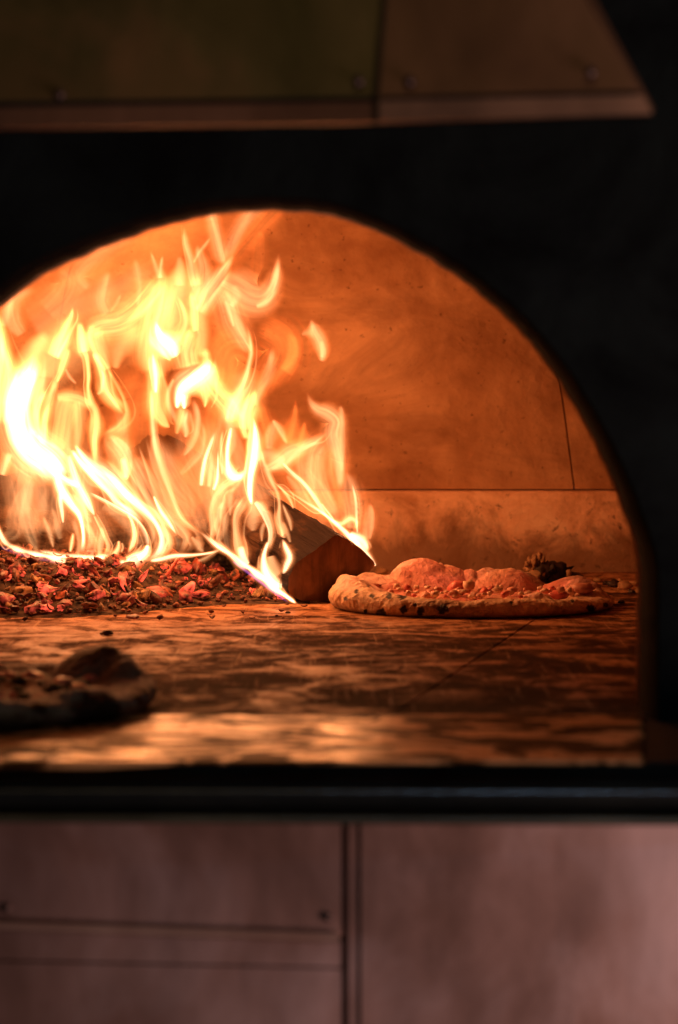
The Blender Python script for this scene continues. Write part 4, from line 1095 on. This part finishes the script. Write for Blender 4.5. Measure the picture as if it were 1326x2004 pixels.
fl([(194, 1088, 8), (196, 1066, 16), (200, 1042, 10), (196, 1030, 4)], 1.8, 'P', 's', 2.51)
fl([(174, 1090, 16), (174, 1065, 26), (170, 1040, 24), (160, 1020, 6)], 0.7, 'P', 'e', 2.52)
fl([(150, 1088, 12), (154, 1065, 12), (150, 1040, 14), (140, 1010, 18)], 0.7, 'P', 'g', 2.52)
fl([(200, 990, 20), (230, 1010, 30), (262, 1040, 30), (280, 1075, 14)], 0.5, 'P', 'g', 2.53)
# curved strands towards the right log
fl([(294, 1098, 5), (316, 1094, 11), (342, 1088, 11), (378, 1086, 6), (412, 1082, 5), (430, 1074, 4)], 3.2, 'W', 's', 2.52)
fl([(258, 890, 10), (280, 930, 44), (300, 970, 44), (326, 1004, 34), (350, 1030, 24), (364, 1052, 14), (361, 1070, 12), (347, 1088, 6)], 1.35, 'P', 'r', 2.53)
fl([(300, 970, 4), (314, 1000, 10), (330, 1022, 9), (346, 1048, 3)], 2.6, 'W', 's', 2.52)
fl([(316, 1020, 4), (326, 1042, 12), (332, 1060, 12), (324, 1078, 10), (310, 1088, 4)], 1.2, 'P', 'r', 2.52)
fl([(374, 1050, 4), (384, 1062, 14), (392, 1074, 12), (400, 1080, 3)], 0.9, 'P', 's', 2.53)
fl([(296, 760, 4), (298, 800, 8), (300, 845, 10), (307, 890, 11), (322, 936, 10), (338, 978, 9), (352, 1010, 9), (372, 1030, 9), (400, 1048, 12)], 1.9, 'P', 's', 2.54)
fl([(300, 850, 6), (318, 900, 46), (345, 950, 60), (375, 985, 60), (392, 1020, 40), (400, 1044, 12)], 0.55, 'P', 'r', 2.56)
fl([(390, 1040, 4), (425, 1067, 13), (450, 1084, 11), (472, 1103, 18), (488, 1112, 10), (503, 1124, 18), (520, 1136, 10), (535, 1150, 15), (556, 1164, 9), (570, 1174, 8), (579, 1181, 3)], 4.8, 'W', 's', 2.47, fade=(0.1, 0.08))
fl([(455, 1098, 6), (490, 1124, 8), (530, 1154, 8), (565, 1180, 4)], 0.7, 'B', 'g', 2.47)
fl([(430, 1076, 4), (400, 1094, 8), (385, 1098, 3)], 1.2, 'P', 's', 2.53)
# on the split log
fl([(414, 1058, 6), (418, 1030, 13), (416, 1000, 13), (424, 972, 14), (440, 955, 20), (458, 942, 18), (470, 925, 8)], 2.2, 'P', 'l', 2.50)
fl([(430, 1060, 8), (438, 1030, 20), (436, 1000, 20), (430, 980, 8)], 0.5, 'P', 'g', 2.51)
fl([(450, 1010, 3), (450, 990, 10), (452, 965, 12), (460, 950, 4)], 0.6, 'P', 's', 2.51)
fl([(452, 836, 6), (446, 870, 9), (445, 902, 11), (453, 928, 26), (468, 932, 20), (480, 918, 6)], 4.4, 'W', 's', 2.52)
fl([(492, 988, 6), (488, 962, 13), (490, 930, 15), (496, 896, 22), (499, 866, 20), (498, 838, 12), (494, 815, 4)], 5.0, 'W', 's', 2.51)
fl([(480, 930, 3), (484, 900, 14), (490, 870, 22), (490, 840, 26)], 1.8, 'Y', 'g', 2.52)
fl([(478, 1096, 10), (470, 1072, 20), (463, 1040, 13), (464, 1010, 14), (476, 990, 20), (486, 972, 14)], 2.3, 'P', 'l', 2.50)
fl([(486, 1104, 6), (476, 1088, 22), (470, 1068, 16)], 2.6, 'W', 's', 2.50)
fl([(495, 1040, 10), (494, 1020, 40), (496, 995, 36), (494, 975, 14)], 0.9, 'P', 'g', 2.51)
fl([(498, 982, 6), (510, 990, 16), (521, 1010, 15), (530, 1036, 11), (529, 1060, 9), (522, 1080, 12)], 3.2, 'W', 'r', 2.50)
fl([(524, 1060, 6), (516, 1090, 12), (520, 1118, 24), (534, 1138, 30), (552, 1146, 14), (566, 1138, 4)], 3.6, 'W', 's', 2.49)
fl([(528, 1088, 20), (534, 1110, 34), (546, 1130, 30)], 1.3, 'P', 'g', 2.49)
fl([(512, 1060, 4), (512, 1040, 12), (518, 1020, 10)], 0.6, 'P', 'g', 2.50)
fl([(552, 1128, 3), (560, 1108, 14), (566, 1090, 16), (558, 1070, 12), (552, 1055, 4)], 3.2, 'W', 's', 2.49)
fl([(556, 1062, 8), (552, 1040, 14), (545, 1015, 12), (546, 990, 7), (542, 965, 7), (530, 940, 9), (518, 912, 9), (510, 885, 7), (506, 858, 3)], 2.4, 'P', 's', 2.51)
fl([(570, 1040, 3), (566, 1020, 9), (558, 1000, 7), (552, 985, 3)], 1.0, 'P', 's', 2.50)
fl([(568, 1062, 6), (560, 1040, 14), (552, 1020, 8)], 0.7, 'P', 'g', 2.50)
fl([(574, 996, 3), (566, 976, 7), (552, 958, 6), (540, 946, 3)], 1.7, 'P', 's', 2.51)
fl([(534, 940, 3), (560, 958, 5), (592, 979, 5), (620, 996, 6), (646, 1015, 8), (672, 1038, 11), (696, 1062, 15), (716, 1082, 13), (730, 1100, 8), (735, 1108, 3)], 4.6, 'W', 's', 2.55, fade=(0.5, 0.05))
fl([(393, 952, 8), (396, 925, 10), (402, 896, 9), (412, 868, 8), (420, 845, 4)], 3.0, 'W', 's', 2.54)
fl([(407, 954, 8), (411, 930, 13), (414, 900, 9), (410, 880, 3)], 1.3, 'P', 's', 2.54)
fl([(417, 960, 7), (424, 938, 9), (426, 910, 5), (426, 880, 2)], 3.2, 'W', 's', 2.54)
fl([(434, 930, 3), (434, 900, 8), (432, 870, 6), (436, 840, 4)], 1.1, 'P', 's', 2.54)
fl([(352, 930, 6), (374, 906, 14), (392, 885, 12), (398, 850, 8), (392, 820, 4)], 0.8, 'P', 's', 2.55)
fl([(446, 900, 6), (455, 870, 20), (450, 830, 30), (446, 800, 24)], 0.7, 'P', 'g', 2.55)
# right hand flames behind the split log
fl([(520, 918, 16), (545, 904, 30), (566, 886, 32), (590, 876, 22), (618, 862, 14), (640, 846, 6)], 1.7, 'P', 's', 2.58)
fl([(500, 900, 10), (520, 890, 40), (545, 900, 36), (560, 905, 10)], 0.8, 'P', 'g', 2.58)
fl([(560, 868, 22), (570, 840, 18), (576, 812, 10), (578, 782, 2)], 0.8, 'O', 's', 2.59)
fl([(584, 876, 22), (592, 850, 12), (596, 825, 3)], 0.9, 'O', 's', 2.59)
fl([(526, 880, 12), (528, 855, 20), (534, 838, 16), (535, 818, 3)], 1.1, 'P', 's', 2.58)
fl([(533, 822, 3), (546, 836, 10), (556, 856, 8), (562, 870, 4)], 1.3, 'P', 'r', 2.58)
fl([(664, 960, 8), (664, 915, 24), (658, 880, 30), (652, 850, 34), (656, 825, 28), (640, 810, 26), (620, 801, 18), (607, 786, 9), (600, 766, 2)], 1.35, 'P', 's', 2.59)
fl([(667, 925, 5), (667, 880, 12), (668, 840, 10), (667, 805, 8), (664, 793, 3)], 0.8, 'P', 'r', 2.59)
fl([(655, 1010, 10), (630, 970, 60), (615, 925, 86), (618, 885, 70), (640, 860, 30)], 0.62, 'P', 's', 2.62)
fl([(672, 1000, 10), (655, 950, 50), (645, 905, 50), (650, 870, 24)], 0.45, 'O', 's', 2.62)
fl([(620, 960, 10), (622, 920, 26), (616, 885, 16)], 0.6, 'P', 'l', 2.60)
fl([(552, 905, 4), (572, 926, 9), (594, 946, 11), (614, 972, 11), (632, 1000, 9), (644, 1014, 4)], 2.3, 'W', 's', 2.58)
fl([(628, 985, 3), (642, 1003, 5), (654, 1018, 3)], 1.8, 'W', 's', 2.58)
fl([(560, 930, 8), (585, 960, 26), (610, 990, 26), (632, 1010, 10)], 0.6, 'P', 'g', 2.60)
fl([(684, 1036, 20), (688, 1005, 44), (684, 970, 46), (680, 942, 28), (674, 922, 5)], 0.85, 'P', 's', 2.60)
fl([(699, 1044, 4), (697, 1010, 6), (695, 975, 6), (688, 945, 3)], 2.0, 'W', 's', 2.60)
fl([(714, 1056, 18), (716, 1028, 26), (720, 1003, 20), (722, 984, 5)], 1.1, 'P', 'r', 2.60)
fl([(644, 1016, 5), (666, 1024, 12), (684, 1014, 13), (697, 1022, 8), (694, 1040, 8)], 1.8, 'P', 's', 2.58)
fl([(684, 1044, 10), (700, 1052, 24), (712, 1062, 20), (720, 1080, 8)], 3.4, 'W', 's', 2.57)
# sheets of parallel strands bending down onto the charred log
def rs(c, n=9):
    return [tuple(v[:2]) for v in catmull([tuple(map(float, q)) for q in c], n)]
CA = rs([(178, 908), (212, 932), (240, 962), (266, 984), (288, 1004), (306, 1026), (317, 1052), (314, 1076), (300, 1094)])
CB = rs([(258, 880), (280, 930), (300, 970), (326, 1004), (350, 1030), (364, 1052), (361, 1070), (347, 1090)])
CC = rs([(140, 880), (158, 906), (186, 936), (212, 962), (229, 984), (256, 1002), (282, 1030), (286, 1062), (268, 1096)])
CD = rs([(296, 850), (318, 936), (338, 978), (362, 1018), (392, 1046), (402, 1064), (380, 1088)])
CE = rs([(112, 930), (128, 965), (150, 1000), (160, 1030), (163, 1062), (150, 1090)])
CF = rs([(140, 925), (152, 955), (172, 990), (196, 1030), (212, 1066), (204, 1092)])
CG = rs([(424, 962), (416, 990), (414, 1020), (420, 1050), (440, 1080)])
CH = rs([(498, 985), (470, 1015), (462, 1045), (470, 1085), (490, 1115)])
for c0, c1, fr, I0 in ((CA, CB, (0.13, 0.34, 0.66), 1.1), (CC, CA, (0.3, 0.72), 1.1), (CB, CD, (0.3, 0.75), 0.8), (CE, CF, (0.3, 0.7), 0.9), (CG, CH, (0.25, 0.6), 0.7)):
    for f_ in fr:
        n_ = min(len(c0), len(c1)); pt = []
        for q in range(n_):
            j = flame_rnd.uniform(-5, 5)
            pt.append((c0[q][0] * (1 - f_) + c1[q][0] * f_ + j, c0[q][1] * (1 - f_) + c1[q][1] * f_, flame_rnd.uniform(3, 5) + 16 * sin(pi * q / (n_ - 1)) * flame_rnd.uniform(0.2, 1.0)))
        fl(pt, I0 * flame_rnd.uniform(0.6, 1.2), 'P', flame_rnd.choice(('r', 'r', 's', 'l')), 2.51 + 0.03 * f_)
# translucent sheets rising off the logs between the bright strands
for k in range(34):
    if k % 2: bx, by = flame_rnd.uniform(20, 370), flame_rnd.uniform(1010, 1075)
    else:
        q = flame_rnd.random(); bx, by = 400 + 290 * q, 1020 + 20 * q + flame_rnd.uniform(-30, 40) * (1 - q)
    H = flame_rnd.uniform(110, 260); wd = flame_rnd.uniform(26, 64); ph = flame_rnd.uniform(0, 6.3); am = flame_rnd.uniform(8, 24); ln = -flame_rnd.uniform(0.1, 0.5) if by > 1000 else 0
    pt = [(bx + ln * H * q_ * 0.6 + am * (sin(ph + q_ * 4.4) - sin(ph)), by - H * q_, wd * (0.35 + 0.65 * sin(pi * min(1, 0.15 + 0.85 * q_ ** 0.8)) + 0.03)) for q_ in [i_ / 6 for i_ in range(7)]]
    fl(pt, flame_rnd.uniform(0.22, 0.52), 'P', flame_rnd.choice(('r', 'l', 'r')), 2.56 + flame_rnd.uniform(-0.03, 0.05))
for a in exec_list: flame(a[0], a[1], a[2], a[3], a[4], **a[5])
# fainter strands that run beside the larger ones
nfl = len(exec_list)
for (pts, I, kc, pr, Y, k) in list(exec_list):
    if I < 1.6 or len(pts) < 4 or kc == 'B' or nfl >= 288: continue
    for rep in range(1):
        off = flame_rnd.choice((-1, 1)) * flame_rnd.uniform(0.5, 1.2)
        wm = max(p[2] for p in pts); q = []
        for i, p in enumerate(pts):
            s = i / (len(pts) - 1)
            q.append((p[0] + off * (6 + wm * 0.45) * sin(pi * (0.15 + 0.7 * s)) + flame_rnd.uniform(-2, 2), p[1] + flame_rnd.uniform(-8, 8), max(1.5, p[2] * flame_rnd.uniform(0.15, 0.5))))
        flame(q, I * flame_rnd.uniform(0.15, 0.38), 'P' if kc == 'W' else kc, flame_rnd.choice(('s', 'r', 'l')), Y + 0.02); nfl += 1

# the light the fire throws (the flames themselves glow as well)
for (x, y, Y, w) in ((60, 880, 2.46, 0.7), (250, 940, 2.44, 0.5), (480, 900, 2.46, 0.5), (330, 680, 2.50, 0.8), (120, 700, 2.50, 0.6), (650, 770, 2.50, 0.95), (500, 600, 2.50, 0.4), (-150, 850, 2.5, 0.6), (705, 1010, 2.56, 0.18)):
    l = bpy.data.lights.new('flame_light', 'POINT'); l.energy = w * 1.12; l.color = (1.0, 0.335, 0.105); l.shadow_soft_size = 0.0
    o = bpy.data.objects.new('flame_light', l); COL.objects.link(o); o.location = P(x, y, Y)
